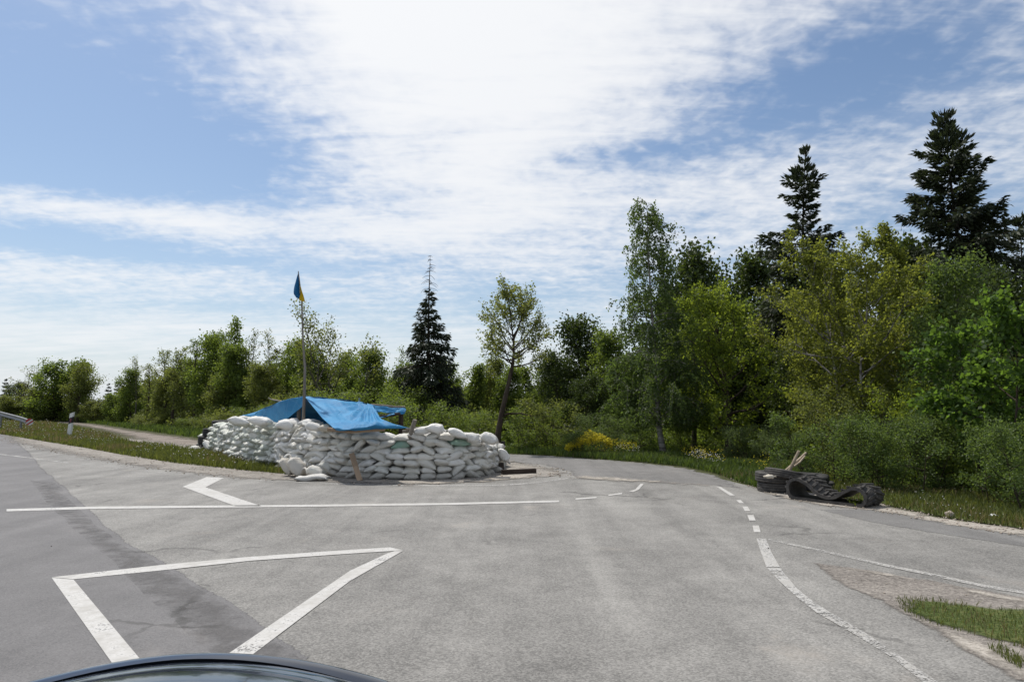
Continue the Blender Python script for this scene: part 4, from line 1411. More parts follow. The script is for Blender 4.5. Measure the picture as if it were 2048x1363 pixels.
def bag_mesh(seed, L=.50, Wd=.33, T=.17, tie=False, sag=.0, bend=0.0):
    """a filled sack: two sewn sheets, corners left standing out, or one end gathered and tied"""
    rng = random.Random(seed)
    nx, ny = 20, 12
    o1, o2 = rng.uniform(0, 50), rng.uniform(0, 50)
    skew = rng.uniform(-.10, .10)
    fat = rng.uniform(-.18, .18)
    vs, idx = [], {}
    for side in (1, -1):
        for i in range(nx + 1):
            u = -1 + 2 * i / nx
            for j in range(ny + 1):
                v = -1 + 2 * j / ny
                rim = i in (0, nx) or j in (0, ny)
                if side == -1 and rim: continue
                wx = 1 - .13 * (1 - abs(u) ** 2.2)                 # waist: corners stick out
                lx = 1 - .09 * (1 - abs(v) ** 2.0)
                if tie and u > .45:
                    k = (u - .45) / .55
                    wx *= 1 - .80 * math.sin(min(1, k / .62) * math.pi / 2) if k < .62 else .20 + .26 * (k - .62) / .38
                x = u * L / 2 * lx
                y = v * Wd / 2 * wx + skew * u * Wd * .4
                t = max(0.0, 1 - abs(u) ** 2.7) ** .66 * max(0.0, 1 - abs(v) ** 3.0) ** .54
                if tie and u > .45: t = max(t * (1 - .75 * min(1, (u - .45) / .30)), .16 * (1 - abs(v) ** 2))
                t *= 1 + fat * u
                end = max(0, abs(u) - .45) / .55
                wr = math.sin(v * 13 + o1 + 2 * math.sin(u * 4)) * .010 * end
                nz = mnoise.noise((u * 2.2 + o1, v * 2.2 + o2, side * 3.0)) * .016
                z = side * (T / 2 * t * (1.08 if side > 0 else .92)) + wr * (1 if not rim else 2.0) + nz * t
                z -= sag * (u * u) * .5
                z += bend * math.sin(u * 3.1) * .5
                if rim and not tie: z += mnoise.noise((u * 3 + o2, v * 3, 1.0)) * .013 - (.006 if abs(u) > .95 else 0)
                idx[side, i, j] = len(vs)
                vs.append((x, y, z))
    for (i, j) in [(i, j) for i in range(nx + 1) for j in range(ny + 1) if i in (0, nx) or j in (0, ny)]:
        idx[-1, i, j] = idx[1, i, j]
    fs = []
    for i in range(nx):
        for j in range(ny):
            fs.append((idx[1, i, j], idx[1, i + 1, j], idx[1, i + 1, j + 1], idx[1, i, j + 1]))
            fs.append((idx[-1, i, j + 1], idx[-1, i + 1, j + 1], idx[-1, i + 1, j], idx[-1, i, j]))
    me = bpy.data.meshes.new('sack')
    me.from_pydata(vs, [], fs)
    me.polygons.foreach_set('use_smooth', [True] * len(me.polygons))
    me.materials.append(M['sack'])
    return me


SACKS = [bag_mesh(100 + i, rnd.uniform(.39, .46), rnd.uniform(.29, .34), rnd.uniform(.165, .20), tie=(i % 3 == 2), sag=rnd.uniform(0, .05)) for i in range(14)]
SACK_TONES = [(.82, .82, .80), (.84, .84, .83), (.78, .775, .75), (.74, .74, .71), (.80, .79, .755), (.83, .83, .83), (.70, .70, .67)]


def sack(mesh, loc, tangent_az, tilt=0.0, lean=0.0, yaw=0.0, sc=(1, 1, 1), tone=None, label=None, group='white sandbags of the ring wall'):
    o = bpy.data.objects.new('sandbag', mesh)
    COL.objects.link(o)
    Mx = Matrix.Rotation(tangent_az, 4, 'Z') @ Matrix.Rotation(tilt, 4, 'Y') @ Matrix.Rotation(lean, 4, 'X') @ Matrix.Rotation(yaw, 4, 'Z')
    o.matrix_world = Matrix.Translation(loc) @ Mx @ Matrix.Diagonal((*sc, 1))
    t = tone or rnd.choice(SACK_TONES)
    k = rnd.uniform(.92, 1.05)
    o.color = (t[0] * k, t[1] * k * .985, t[2] * k * .945, 1)
    tag(o, label, 'sandbag', group)
    return o


# foot of the ring wall and its height along it: pixel of the foot, pixel row of the top
FOOT = [(404, 897, 866), (430, 908, 850), (470, 921, 836), (540, 938, 841), (620, 950, 847), (700, 958, 858), (790, 961, 866), (850, 961, 856), (900, 960, 862), (950, 957, 868), (988, 948, 878), (1003, 934, 884), (997, 921, 880), (975, 914, 880)]
FP = [G(x, y) for x, y, _ in FOOT]
FH = [P(x, t, G(x, y).y).z for x, y, t in FOOT]
FP = [p + Vector((0, .17, 0)) for p in FP]
cum = [0.0]
for a, b in zip(FP, FP[1:]): cum.append(cum[-1] + (b - a).length)


def wall_at(s):
    s = max(0, min(cum[-1] - 1e-4, s))
    i = max(k for k in range(len(cum) - 1) if cum[k] <= s)
    f = (s - cum[i]) / (cum[i + 1] - cum[i])
    # smooth tangent
    def pt(q):
        q = max(0, min(cum[-1] - 1e-4, q))
        k = max(j for j in range(len(cum) - 1) if cum[j] <= q)
        return FP[k].lerp(FP[k + 1], (q - cum[k]) / (cum[k + 1] - cum[k]))
    p = (pt(s - .35) + pt(s) * 2 + pt(s + .35)) / 4
    t = (pt(s + .4) - pt(s - .4)).normalized()
    return p, t, FH[i] * (1 - f) + FH[i + 1] * f


PLANK_S = cum[5] + .18
ORD = ['first', 'second', 'third', 'fourth', 'fifth', 'sixth', 'seventh', 'eighth', 'ninth', 'tenth', 'eleventh', 'twelfth', 'thirteenth', 'fourteenth', 'fifteenth', 'sixteenth', 'seventeenth',
       'eighteenth', 'nineteenth', 'twentieth', 'twenty-first', 'twenty-second', 'twenty-third', 'twenty-fourth', 'twenty-fifth', 'twenty-sixth'] + ['twenty-' + w for w in ('seventh', 'eighth', 'ninth')] + ['thirtieth'] + ['thirty-' + w for w in ('first', 'second', 'third', 'fourth', 'fifth', 'sixth', 'seventh', 'eighth', 'ninth')]
COURSE = ['bottom course', 'second course up', 'third course up', 'fourth course up', 'fifth course up', 'sixth course up', 'seventh course up', 'eighth course up', 'ninth course up', 'tenth course up']
CH = .128
rows = {}
for c in range(10):
    s = rnd.uniform(0, .3) + (.2 if c % 2 else 0)
    while s < cum[11] + .25:
        p, t, top = wall_at(s)
        far = s < cum[3] - .4
        header = rnd.random() < (.55 if far else .18)
        step = (.27 if header else .335) * (1.36 if far else 1.0) * rnd.uniform(.88, 1.12)
        zc = (c + .5) * CH
        if zc + CH * .35 < top + rnd.uniform(-.05, .05):
            nrm = Vector((-t.y, t.x, 0))                          # away from the camera, into the ring
            az_ = math.atan2(t.y, t.x)
            q = rnd.random()
            tilt = rnd.gauss(0, .07 if far else .17)
            if q < (.05 if far else .15): tilt = rnd.choice((-1, 1)) * rnd.uniform(.45, .85)
            lean = rnd.uniform(-.10, .12 if far else .40)                          # face turned down and outwards
            sc = rnd.uniform(.88, 1.08) * (1.42 if far else 1.0)
            loc = p + nrm * (.04 + c * .018 + rnd.uniform(-.02, .02)) + Vector((0, 0, zc + rnd.uniform(-.012, .012)))
            if header: args = dict(tangent_az=az_ + math.pi / 2 + rnd.gauss(0, .2), tilt=rnd.uniform(-.12, .2 if far else .3), lean=rnd.gauss(0, .10 if far else .25), sc=(sc, sc * 1.0, sc * .84))
            else: args = dict(tangent_az=az_ + rnd.gauss(0, .16) + (math.pi if rnd.random() < .5 else 0), tilt=tilt, lean=lean * (1 if True else 0), sc=(sc, sc * 1.05, sc * .80))
            if not header and args['tangent_az'] - az_ > 2: args['lean'] = -lean
            rows.setdefault(c, []).append((s, loc, args))
        s += step
print('sacks', sum(len(v) for v in rows.values()))
for c, lst in rows.items():
    lst.sort(key=lambda r: r[0])
    west = [r for r in lst if r[0] < PLANK_S][::-1]
    east = [r for r in lst if r[0] >= PLANK_S]
    for side, seq in (('the tyre stack', west), ('the dark board', east)):
        for k, (s, loc, args) in enumerate(seq):
            tone, colour = None, 'white'
            far = s < cum[3]
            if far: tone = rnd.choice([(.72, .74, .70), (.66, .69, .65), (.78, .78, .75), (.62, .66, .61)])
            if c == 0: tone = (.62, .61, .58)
            if c == 5 and side == 'the dark board' and abs(s - cum[6] - .02) < .19: tone, colour = (.30, .47, .40), 'pale green'
            if c == 5 and side == 'the dark board' and abs(s - cum[9] + .22) < .17: tone, colour = (.33, .49, .42), 'pale green'
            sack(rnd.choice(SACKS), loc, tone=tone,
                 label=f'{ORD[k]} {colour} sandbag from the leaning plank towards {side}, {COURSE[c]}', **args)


def by_px(px, py, depth, mesh, az_=0.0, tilt=0.0, lean=0.0, sc=1.0, label=None, tone=(.83, .83, .82), yaw=0.0, group=None):
    return sack(mesh, P(px, py, depth), az_, tilt, lean, yaw, (sc, sc, sc), tone, label, group)


# the inner row behind the bags one can see: one joined backing
bk = bmesh.new()
for c in range(8):
    s = .1 + .2 * (c % 2)
    while s < cum[11]:
        p, t, top = wall_at(s)
        if (c + 1) * CH < top - .06:
            nrm = Vector((-t.y, t.x, 0))
            me_ = rnd.choice(SACKS)
            k0 = len(bk.verts)
            bk.from_mesh(me_)
            bk.verts.ensure_lookup_table()
            Mx = Matrix.Translation(p + nrm * (.36 + c * .018) + Vector((0, 0, (c + .5) * CH))) @ Matrix.Rotation(math.atan2(t.y, t.x) + rnd.gauss(0, .1), 4, 'Z') @ Matrix.Diagonal((1.25, 1.1, .95, 1))
            bmesh.ops.transform(bk, matrix=Mx, verts=bk.verts[k0:])
        s += .40
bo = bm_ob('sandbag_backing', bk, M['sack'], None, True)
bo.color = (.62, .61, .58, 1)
bo['kind'] = 'stuff'

# sacks thrown on top
TIED = bag_mesh(201, .54, .34, .20, tie=True)
TIED2 = bag_mesh(202, .50, .36, .24, tie=True)
LONG = bag_mesh(203, .50, .34, .19)
LIMP = bag_mesh(204, .66, .30, .115, bend=.05)
by_px(478, 843, 17.3, LONG, .3, .18, -.1, 1.1, 'plump white sandbag topping the wall nearest the tyre stack')
by_px(522, 843, 16.4, LONG, 2.9, -.10, .15, 1.15, 'smooth long white sandbag on top of the wall under the dark blue flap')
by_px(570, 849, 15.2, SACKS[1], .2, .1, .15, 1.0, 'puffy white sandbag on top, below the lower corner of the dark flap')
by_px(625, 853, 14.3, TIED, math.pi - .1, -.18, .2, .85, 'pointed white sandbag with tied neck on top, before the flagpole foot')
by_px(655, 856, 14.0, SACKS[3], 1.3, .1, 0, .85, 'creamy sandbag on top between flagpole and plank end', (.70, .66, .58))
by_px(846, 861, 13.75, LONG, .35, -.12, .1, .78, 'white sandbag lying highest beside the upright stick')
by_px(874, 857, 13.7, SACKS[2], -.1, .20, .15, .95, 'broad white sandbag on the hump of the wall, farther from the stick')
by_px(914, 866, 13.75, LONG, .2, .34, .1, .80, 'white sandbag on top whose square end hangs outwards')
by_px(946, 875, 13.9, SACKS[5], -.2, .38, .1, 1.0, 'white sandbag on top next to the tied one at the corner')
by_px(975, 876, 14.3, TIED2, math.pi - .15, -.32, .1, .95, 'large white sandbag with upright tied ear at the wall corner')
by_px(1008, 912, 15.3, TIED2, .2, .9, 0, .85, 'white sandbag bulging out by the dark board at the corner')
# sacks fallen off in front
by_px(574, 930, 14.35, TIED, math.pi - .35, -.80, .1, 1.0, 'dirty tied sandbag slumped in the grass, farther from the plank', (.58, .555, .51))
by_px(592, 931, 14.15, TIED2, math.pi - .25, -.85, .2, 1.15, 'dirty tied sandbag slumped in the grass, nearer the plank', (.62, .60, .565))
by_px(628, 943, 13.85, TIED2, math.pi - .1, -.30, 0, .95, 'tied white sandbag lying behind the flattened one on the gravel', (.70, .69, .66))
by_px(625, 955, 13.5, LIMP, .02, .03, .05, 1.0, 'clean white half-empty sandbag flat on the gravel before the wall', (.80, .80, .80))
by_px(390, 899, 22.0, TIED2, 2.8, -.2, 0, 1.0, 'lone white sandbag in the grass before the tyre stack')
by_px(417, 890, 21.6, TIED, 2.6, -.6, .3, 1.1, 'crumpled white sandbag leaning at the tyre stack')

# ------------------------------------------------------------------ tarpaulin shelter


def tarp_mat():
    m, N = new_mat('blue_tarpaulin')
    tcn = N.n('ShaderNodeNewGeometry').outputs['Position']
    n1 = N.noise(tcn, 2.2, 4, .6)
    n2 = N.noise(tcn, 24, 5, .7, 1.2)
    col = N.mix(N.step(n1, .35, .65), (.030, .185, .38), (.050, .25, .47))
    col = N.mix(N.m('MULTIPLY', N.step(n2, .6, .8), .3), col, (.20, .33, .46))
    fold = N.voro(tcn, 3.2, 'Distance', 'DISTANCE_TO_EDGE')
    fl_ = N.step(fold, .0, .05)
    col = N.mix(N.m('MULTIPLY', N.m('SUBTRACT', 1.0, fl_), .22), col, (.16, .33, .52))
    h = N.m('ADD', N.m('ADD', n1, N.m('MULTIPLY', n2, .25)), N.m('MULTIPLY', fl_, .3))
    sh = N.bsdf(col, .6, N.bump(h, .6, .03), spec=.18)
    tl = N.n('ShaderNodeBsdfTranslucent')
    N.put(tl.inputs[0], (.03, .17, .42))
    mx = N.n('ShaderNodeMixShader')
    mx.inputs[0].default_value = .07
    N.t.links.new(sh, mx.inputs[1])
    N.t.links.new(tl.outputs[0], mx.inputs[2])
    N.out(mx.outputs[0])
    return m


M['tarp'] = tarp_mat()


def cloth(name, rowsP, nu, nv, amp, mat, parent, seed, fan=None, thick=.006):
    """a sheet through rows of control points, with folds; given a real thickness"""
    rowsP = [[np.array(p, float) for p in r] for r in rowsP]

    def interp(lst, t):
        s = t * (len(lst) - 1)
        i = min(int(s), len(lst) - 2)
        f = s - i
        p0, p1, p2, p3 = lst[max(i - 1, 0)], lst[i], lst[i + 1], lst[min(i + 2, len(lst) - 1)]
        return .5 * (2 * p1 + (p2 - p0) * f + (2 * p0 - 5 * p1 + 4 * p2 - p3) * f * f + (3 * p1 - p0 - 3 * p2 + p3) * f ** 3)
    bm = bmesh.new()
    grid = []
    for a in range(nv + 1):
        v = a / nv
        rr = []
        for b in range(nu + 1):
            u = b / nu
            col = [interp(r, u) for r in rowsP]
            p = interp(col, v) if len(col) > 2 else col[0] * (1 - v) + col[1] * v
            n = mnoise.noise((u * 6 + seed, v * 4, seed * .7)) * amp + mnoise.noise((u * 15 + seed, v * 9, 4.0)) * amp * .4
            d = np.array([0, -.45, .9]) * n
            if fan is not None:
                fu, fv, fa = fan
                du, dv = u - fu, v - fv
                r = math.hypot(du, dv * .8)
                ang = math.atan2(dv, -du)
                d = d + np.array([0, -.5, .85]) * math.sin(ang * 26) * fa * min(1, r * 5) * max(0, 1 - r / .75)
            rr.append(bm.verts.new(Vector(p + d)))
        grid.append(rr)
    for a in range(nv):
        for b in range(nu):
            bm.faces.new((grid[a][b], grid[a][b + 1], grid[a + 1][b + 1], grid[a + 1][b]))
    o = bm_ob(name, bm, mat, parent, True)
    md = o.modifiers.new('thickness', 'SOLIDIFY')
    md.thickness = thick
    md.offset = 0
    return o


tarp = empty('tarpaulin', P(690, 812, 14.6))
tag(tarp, 'bright blue tarpaulin stretched over poles as a tent roof above the sandbags', 'tarpaulin')
inv = Matrix.Translation(tarp.location).inverted()
L3 = lambda x, y, d: tuple(P(x, y, d) - tarp.location)
cloth('roof_sheet', [
    [L3(609, 793, 15.78), L3(640, 794.5, 15.7), L3(680, 799, 15.5), L3(715, 804, 15.6), L3(745, 810, 15.6)],
    [L3(625, 812, 14.9), L3(655, 816, 14.8), L3(690, 820, 14.75), L3(720, 821, 14.8), L3(752, 822, 14.8)],
    [L3(644, 834, 13.95), L3(672, 838, 14.0), L3(705, 842, 14.0), L3(735, 841, 14.0), L3(763, 837, 14.0)],
    [L3(662, 852, 13.40), L3(690, 850, 13.35), L3(715, 845, 13.4), L3(745, 842.5, 13.4), L3(775, 841, 13.45)],
    [L3(668, 856, 13.22), L3(695, 858, 13.15), L3(720, 854, 13.15), L3(752, 850, 13.2), L3(800, 850, 13.3)],
    [L3(672, 860, 13.24), L3(698, 861, 13.18), L3(725, 860, 13.2), L3(760, 857, 13.25), L3(820, 856, 13.3)],
], 70, 46, .022, M['tarp'], tarp, 3.0, fan=(.97, .03, .055))
cloth('gable_flap', [
    [L3(607, 793, 15.75), L3(585, 797, 15.95), L3(562, 803, 16.3), L3(540, 811, 17.0), L3(520, 821, 17.6), L3(508, 831, 18.0)],
    [L3(606, 803, 15.72), L3(588, 811, 15.9), L3(566, 819, 16.2), L3(543, 826, 16.9), L3(522, 832, 17.5), L3(510, 838, 17.9)],
    [L3(604, 813, 15.7), L3(592, 823, 15.85), L3(574, 838, 16.1), L3(550, 851, 16.8), L3(526, 853, 17.4), L3(508, 854, 17.85)],
], 40, 18, .03, M['tarp'], tarp, 9.0)
cloth('back_sheet', [  # lower rows added, carried down to keep the shelter's inside dark
    [L3(609, 792.6, 15.78), L3(680, 798.5, 15.5), L3(745, 809, 15.62)],
    [L3(600, 801, 16.8), L3(676, 806, 17.0), L3(750, 812, 17.2)],
    [L3(575, 822, 18.4), L3(660, 824, 18.8), L3(755, 826, 19.2)],
    [L3(572, 850, 18.5), L3(660, 852, 18.9), L3(757, 852, 19.3)],
    [L3(570, 878, 18.6), L3(660, 878, 19.0), L3(758, 876, 19.4)],
], 30, 18, .03, M['tarp'], tarp, 5.0)
cloth('side_sheet', [  # last row added to close the side and darken the opening
    [L3(607, 792.8, 15.78), L3(562, 802.5, 16.34), L3(520, 820.5, 17.63), L3(508, 830.5, 18.03)],
    [L3(604, 800, 16.8), L3(560, 810, 17.4), L3(516, 824, 18.4), L3(502, 832, 18.8)],
    [L3(575, 822, 18.4), L3(540, 824, 18.9), L3(505, 828, 19.3), L3(478, 833, 19.6)],
    [L3(575, 850, 18.5), L3(540, 852, 19.0), L3(505, 856, 19.4), L3(478, 858, 19.7)],
], 24, 16, .03, M['tarp'], tarp, 6.0)
cloth('hanging_edge', [
    [L3(738, 809.5, 15.62), L3(765, 812.5, 15.7), L3(790, 815, 15.75), L3(811, 815.5, 15.8)],
    [L3(742, 816, 15.55), L3(766, 820, 15.65), L3(790, 822, 15.7), L3(812, 820, 15.74)],
    [L3(750, 822, 15.5), L3(768, 824, 15.6), L3(790, 825, 15.65), L3(809, 828, 15.7)],
], 26, 10, .025, M['tarp'], tarp, 12.0)
cloth('corner_flap', [
    [L3(748, 836, 15.3), L3(768, 830, 15.45), L3(788, 826, 15.6)],
    [L3(750, 839, 15.25), L3(770, 833, 15.4), L3(790, 828, 15.55)],
], 10, 3, .01, M['tarp'], tarp, 15.0)

frame = empty('shelter_frame', (*P(690, 812, 15.4).xy, 0))
tag(frame, 'rough pole frame holding up the blue tarpaulin inside the sandbag ring', 'frame')
LF = lambda x, y, d: tuple(P(x, y, d) - frame.location)


def post(x0, y0, d, ytop, r=.045, par=frame, mat='wood_dark', name='post'):
    top = P(x0, ytop, d) - par.location
    pole_ob(name, [(top.x, top.y, 0), (top.x + .01, top.y, top.z * .5), (top.x, top.y, top.z)], [r, r, r * .9], M[mat], par)


post(598, 0, 16.0, 797, .05, mat='wood_grey')
post(802, 0, 15.85, 818, .06)
post(745, 0, 15.62, 812, .05)
post(509, 0, 18.3, 833, .05)
post(752, 0, 19.2, 829, .05)
post(480, 0, 19.9, 836, .05)
pole_ob('beam', [LF(600, 795, 15.85), LF(680, 801, 15.56), LF(742, 811.5, 15.66)], .03, M['wood_grey'], frame)
pole_ob('beam', [LF(742, 809.6, 15.72), LF(770, 811.3, 15.76), LF(790, 814, 15.8), LF(810, 814, 15.85)], .032, M['wood_grey'], frame)
pole_ob('beam', [LF(600, 796, 15.9), LF(560, 806, 16.45), LF(512, 831, 18.1)], .03, M['wood_grey'], frame)
pole_ob('beam', [LF(742, 814, 15.7), LF(745, 820, 17.5), LF(752, 829, 19.2)], .03, M['wood_grey'], frame)
pole_ob('beam', [LF(655, 857.5, 13.28), LF(700, 862.5, 13.33), LF(770, 858, 13.38)], .035, M['wood_plank'], frame)
pole_ob('rafter', [LF(748, 834, 15.35), LF(770, 832, 15.45), LF(803, 826, 15.75)], .035, M['wood_dark'], frame)

t = pole_ob('thin_branch', [P(537, 796, 17.6), P(545, 798.5, 17.5), P(562, 802, 17.2), P(580, 804, 16.9)], [.012, .016, .02, .022], M['wood_grey'])
tag(t, 'thin bare branch poking out past the dark blue flap', 'branch')
t = pole_ob('metal_peg', [P(718.5, 808, 15.9), P(718.8, 803, 15.9), P(719, 795, 15.9)], .022, M['galv'])
tag(t, 'short grey pipe end sticking up behind the tarpaulin ridge', 'pipe')

# things lying about on the wall
t = pole_ob('wooden_stick', [P(819, 876, 13.75), P(824, 858, 13.7), P(830, 839, 13.65)], [.045, .042, .040], M['wood_grey'])
tag(t, 'upright broken wooden stick stuck in the wall beside the tarpaulin corner', 'stick')
for i, (a, b, lb) in enumerate([((812, 858), (858, 855), 'upper thin grey pole lying on the wall behind the upright stick'),
                                ((805, 862), (855, 862), 'lower thin grey pole lying on the wall behind the upright stick')]):
    t = pole_ob('wooden_pole', [P(*a, 14.2), P((a[0] + b[0]) / 2, (a[1] + b[1]) / 2 - .5, 14.25), P(*b, 14.3)], .028, M['wood_grey'])
    tag(t, lb, 'pole')


def board(name, a, b, width, thick, mat, side, label, cat):
    """a plank from a to b"""
    a, b = Vector(a), Vector(b)
    d = (b - a)
    x = d.normalized()
    y = (side - x * side.dot(x)).normalized()
    z = x.cross(y)
    bm = bmesh.new()
    Mx = Matrix((( x.x, y.x, z.x, 0), (x.y, y.y, z.y, 0), (x.z, y.z, z.z, 0), (0, 0, 0, 1)))
    box_bm(bm, d.length, width, thick, Mx)
    bmesh.ops.bevel(bm, geom=list(bm.edges), offset=.004, segments=1, affect='EDGES')
    o = bm_ob(name, bm, M[mat])
    o.location = (a + b) / 2
    tag(o, label, cat)
    return o


foot = G(720, 962)
board('plank', foot + Vector((0, 0, .01)), P(703, 906, foot.y + .34), .105, .03, 'wood_plank', Vector((1, .1, 0)), 'pale brown plank leaning against the front of the sandbag wall', 'plank')
a, b = G(1004, 950), G(1071, 947)
board('timber', a + Vector((0, 0, .06)), b + Vector((0, 0, .06)), .10, .11, 'wood_dark', Vector((0, 1, 0)), 'dark square timber lying on the gravel at the corner of the wall', 'timber')
b0 = G(1005, 946)
board('dark_board', b0 + Vector((-.02, .1, 0)), b0 + Vector((-.03, .12, .22)), .11, .05, 'wood_dark', Vector((1, 0, 0)), 'short dark board standing upright at the corner of the sandbag wall', 'board')
b0 = G(1004, 925)
board('dark_board', b0 + Vector((.02, .1, .25)), b0 + Vector((.03, .12, .55)), .10, .05, 'rubber_dark', Vector((1, 0, 0)), 'black strip peeping out behind the bulging corner sandbag', 'board')

# ------------------------------------------------------------------ flagpole
base = P(606, 812, 15.6)
fp = empty('flagpole', (base.x, base.y, 0))
tag(fp, 'crooked bare sapling used as a flagpole, blue and yellow flag at its tip', 'flagpole')
pp = [(605, None), (607, 835), (609, 780), (610, 735), (606.5, 690), (604.5, 640), (603.5, 600), (600, 570), (596.5, 542)]
pl = []
for x, y in pp:
    q = P(x, y if y else 812, 15.6)
    pl.append((q.x - base.x, 0, q.z if y else 0.0))
pole_ob('pole', pl, [.042, .038, .034, .028, .022, .019, .016, .013, .010], M['wood_grey'], fp)


def cloth_mat(name, col):
    m, N = new_mat(name)
    tcn = N.n('ShaderNodeNewGeometry').outputs['Position']
    n2 = N.noise(tcn, 30, 3, .6)
    sh = N.bsdf(col, .75, N.bump(n2, .1, .01), spec=.15)
    tl = N.n('ShaderNodeBsdfTranslucent')
    N.put(tl.inputs[0], col)
    mx = N.n('ShaderNodeMixShader')
    mx.inputs[0].default_value = .35
    N.t.links.new(sh, mx.inputs[1])
    N.t.links.new(tl.outputs[0], mx.inputs[2])
    N.out(mx.outputs[0])
    return m


M['flag_blue'] = cloth_mat('blue_cloth', (.02, .15, .34))
M['flag_yellow'] = cloth_mat('yellow_cloth', (.62, .44, .02))
flag = empty('flag', (0, 0, 0))
flag.parent = fp
FL = lambda x, y, dd=0.0: tuple(np.array(P(x, y, 15.6 + dd)) - np.array([base.x, base.y, 0]))
cloth('blue_band', [
    [FL(596.5, 546, .0), FL(592, 560, .03), FL(588, 577, .06), FL(587.5, 586, .03), FL(591, 593, .0), FL(597, 598, -.02)],
    [FL(597, 546, .0), FL(594.5, 562, -.02), FL(592.5, 578, -.05), FL(593, 586, -.06), FL(595, 591, -.05), FL(598, 596, -.05)],
    [FL(597.5, 547, .0), FL(598.5, 562, .02), FL(599, 575, .03), FL(599.5, 583, .02), FL(600, 588, .0), FL(599.5, 592, -.03)],
], 18, 8, .012, M['flag_blue'], flag, 21.0, thick=.003)
cloth('yellow_band', [
    [FL(599, 566, .02), FL(599.5, 578, .03), FL(600, 588, .01), FL(598, 594, -.03), FL(597.8, 598, -.03)],
    [FL(599.8, 569, -.02), FL(602, 581, -.04), FL(603.5, 591, -.05), FL(603, 598, -.06), FL(603, 602, -.06)],
    [FL(600.6, 570, .02), FL(604, 582, .01), FL(607, 591, .0), FL(609, 598, -.02), FL(610, 603.5, -.03)],
], 16, 8, .012, M['flag_yellow'], flag, 25.0, thick=.003)


# ------------------------------------------------------------------ tyres and rubber track
def tyre_mesh(name, Rr=.36, w=.21, hole=.21, grooves=3, lugs=48):
    prof = [(hole, -w * .36), (hole + .02, -w * .46), (Rr * .80, -w * .52), (Rr * .93, -w * .50), (Rr * .985, -w * .43)]
    for g in range(grooves):
        c = (-.5 + (g + .5) / grooves) * w * .80
        gw = w * .022
        prof += [(Rr, c - gw * 1.4 - w * .05), (Rr, c - gw), (Rr - .012, c - gw * .8), (Rr - .012, c + gw * .8), (Rr, c + gw), (Rr, c + gw * 1.4 + w * .05)]
    prof += [(Rr * .985, w * .43), (Rr * .93, w * .50), (Rr * .80, w * .52), (hole + .02, w * .46), (hole, w * .36), (hole + .035, w * .30), (Rr - .05, w * .34), (Rr - .03, 0), (Rr - .05, -w * .34), (hole + .035, -w * .30)]
    n = lugs
    k = len(prof)
    V = []
    for i in range(n):
        a = 2 * math.pi * i / n
        for r, z in prof:
            V.append((r * math.cos(a), r * math.sin(a), z))
    Fc = [(i * k + j, ((i + 1) % n) * k + j, ((i + 1) % n) * k + (j + 1) % k, i * k + (j + 1) % k) for i in range(n) for j in range(k)]
    me = bpy.data.meshes.new(name)
    me.from_pydata(V, [], Fc)
    me.polygons.foreach_set('use_smooth', [True] * len(Fc))
    return me


TY = tyre_mesh('tyre')
TY.materials.append(M['rubber'])
TYD = tyre_mesh('tyre_dark', .38, .24)
TYD.materials.append(M['rubber_dark'])


def tyre(mesh, loc, rot, label, sc=1.0, group=None):
    o = bpy.data.objects.new('tyre', mesh)
    COL.objects.link(o)
    o.location, o.rotation_euler = loc, rot
    o.scale = (sc, sc, sc)
    return tag(o, label, 'tyre', group)


b0 = G(1554, 987)
w0 = .17 / .21
for i, (dxy, z, rot, lb, s_) in enumerate([
        ((.16, .30), .125, (0, 0, 0), 'bottom tyre of the stack at the end of the rubber track', (1.0, 1.0, .78)),
        ((.13, .30), .29, (.02, .01, 1.0), 'middle tyre of the stack at the end of the rubber track', (1.0, 1.0, .78))]):
    o = tyre(TY, b0 + Vector((dxy[0], dxy[1], z - .04)), rot, lb)
    o.scale = s_
o = tyre(TY, P(1576, 949, 11.55) + Vector((0, .15, -.01)), (.0, .20, .4), 'top tyre, tilted, on the stack at the end of the rubber track')
o.scale = (.90, .90, .66)
o = tyre(TYD, P(1622, 961, 11.75) + Vector((0, .2, -.03)), (.06, -.02, .7), 'blackish tyre lying behind the hump of the rubber track')
o.scale = (.92, .92, .95)
q = G(1622, 985)
o = tyre(TYD, Vector((q.x + .25, q.y + .75, .12)), (0, 0, .3), 'lowest blackish tyre at the back of the rubber heap')
q = G(1650, 983)
o = tyre(TYD, Vector((q.x + .08, q.y + .30, .08)), (.1, 0, .3), 'flat black tyre end beside the sagging middle of the rubber track')
o.scale = (.55, .55, .6)

tl = Vector((P(446, 812, 22.4).x, 22.4, 0))
for i, (ox, z, sc, rot, lb) in enumerate([
        (-.42, .12, 1.0, (0, 0, 0), 'lowest tyre of the leaning stack at the grassy end of the sandbag wall'),
        (-.36, .36, 1.0, (0, .03, .7), 'second tyre up in the leaning stack at the grassy end of the wall'),
        (-.20, .60, 1.05, (0, .05, 1.4), 'third tyre up in the leaning stack at the grassy end of the wall'),
        (.10, .86, 1.08, (0, -.02, 2.0), 'top tyre of the leaning stack at the grassy end of the wall')]):
    tyre(TYD, tl + Vector((ox, 0, z)), rot, lb, sc)

# the rubber track: a closed belt that lies on its edge, sagging in the middle
o0, o1 = G(1578, 999), G(1716, 1016)
ax = Vector((o1.x - o0.x, o1.y - o0.y, 0))
Ln = ax.length
ax.normalize()
wd = Vector((-ax.y, ax.x, 0))
if wd.y < 0: wd = -wd
prof = [(.10, .02), (.30, .02), (.55, .02), (.80, .02), (.98, .02), (1.06, .045), (1.10, .11), (1.095, .18), (1.04, .24), (.95, .26), (.86, .225), (.78, .175), (.68, .105), (.58, .085), (.48, .105), (.38, .165),
        (.30, .24), (.22, .285), (.13, .315), (.045, .295), (-.005, .235), (-.02, .165), (.0, .08), (.04, .035)]
npf = len(prof)


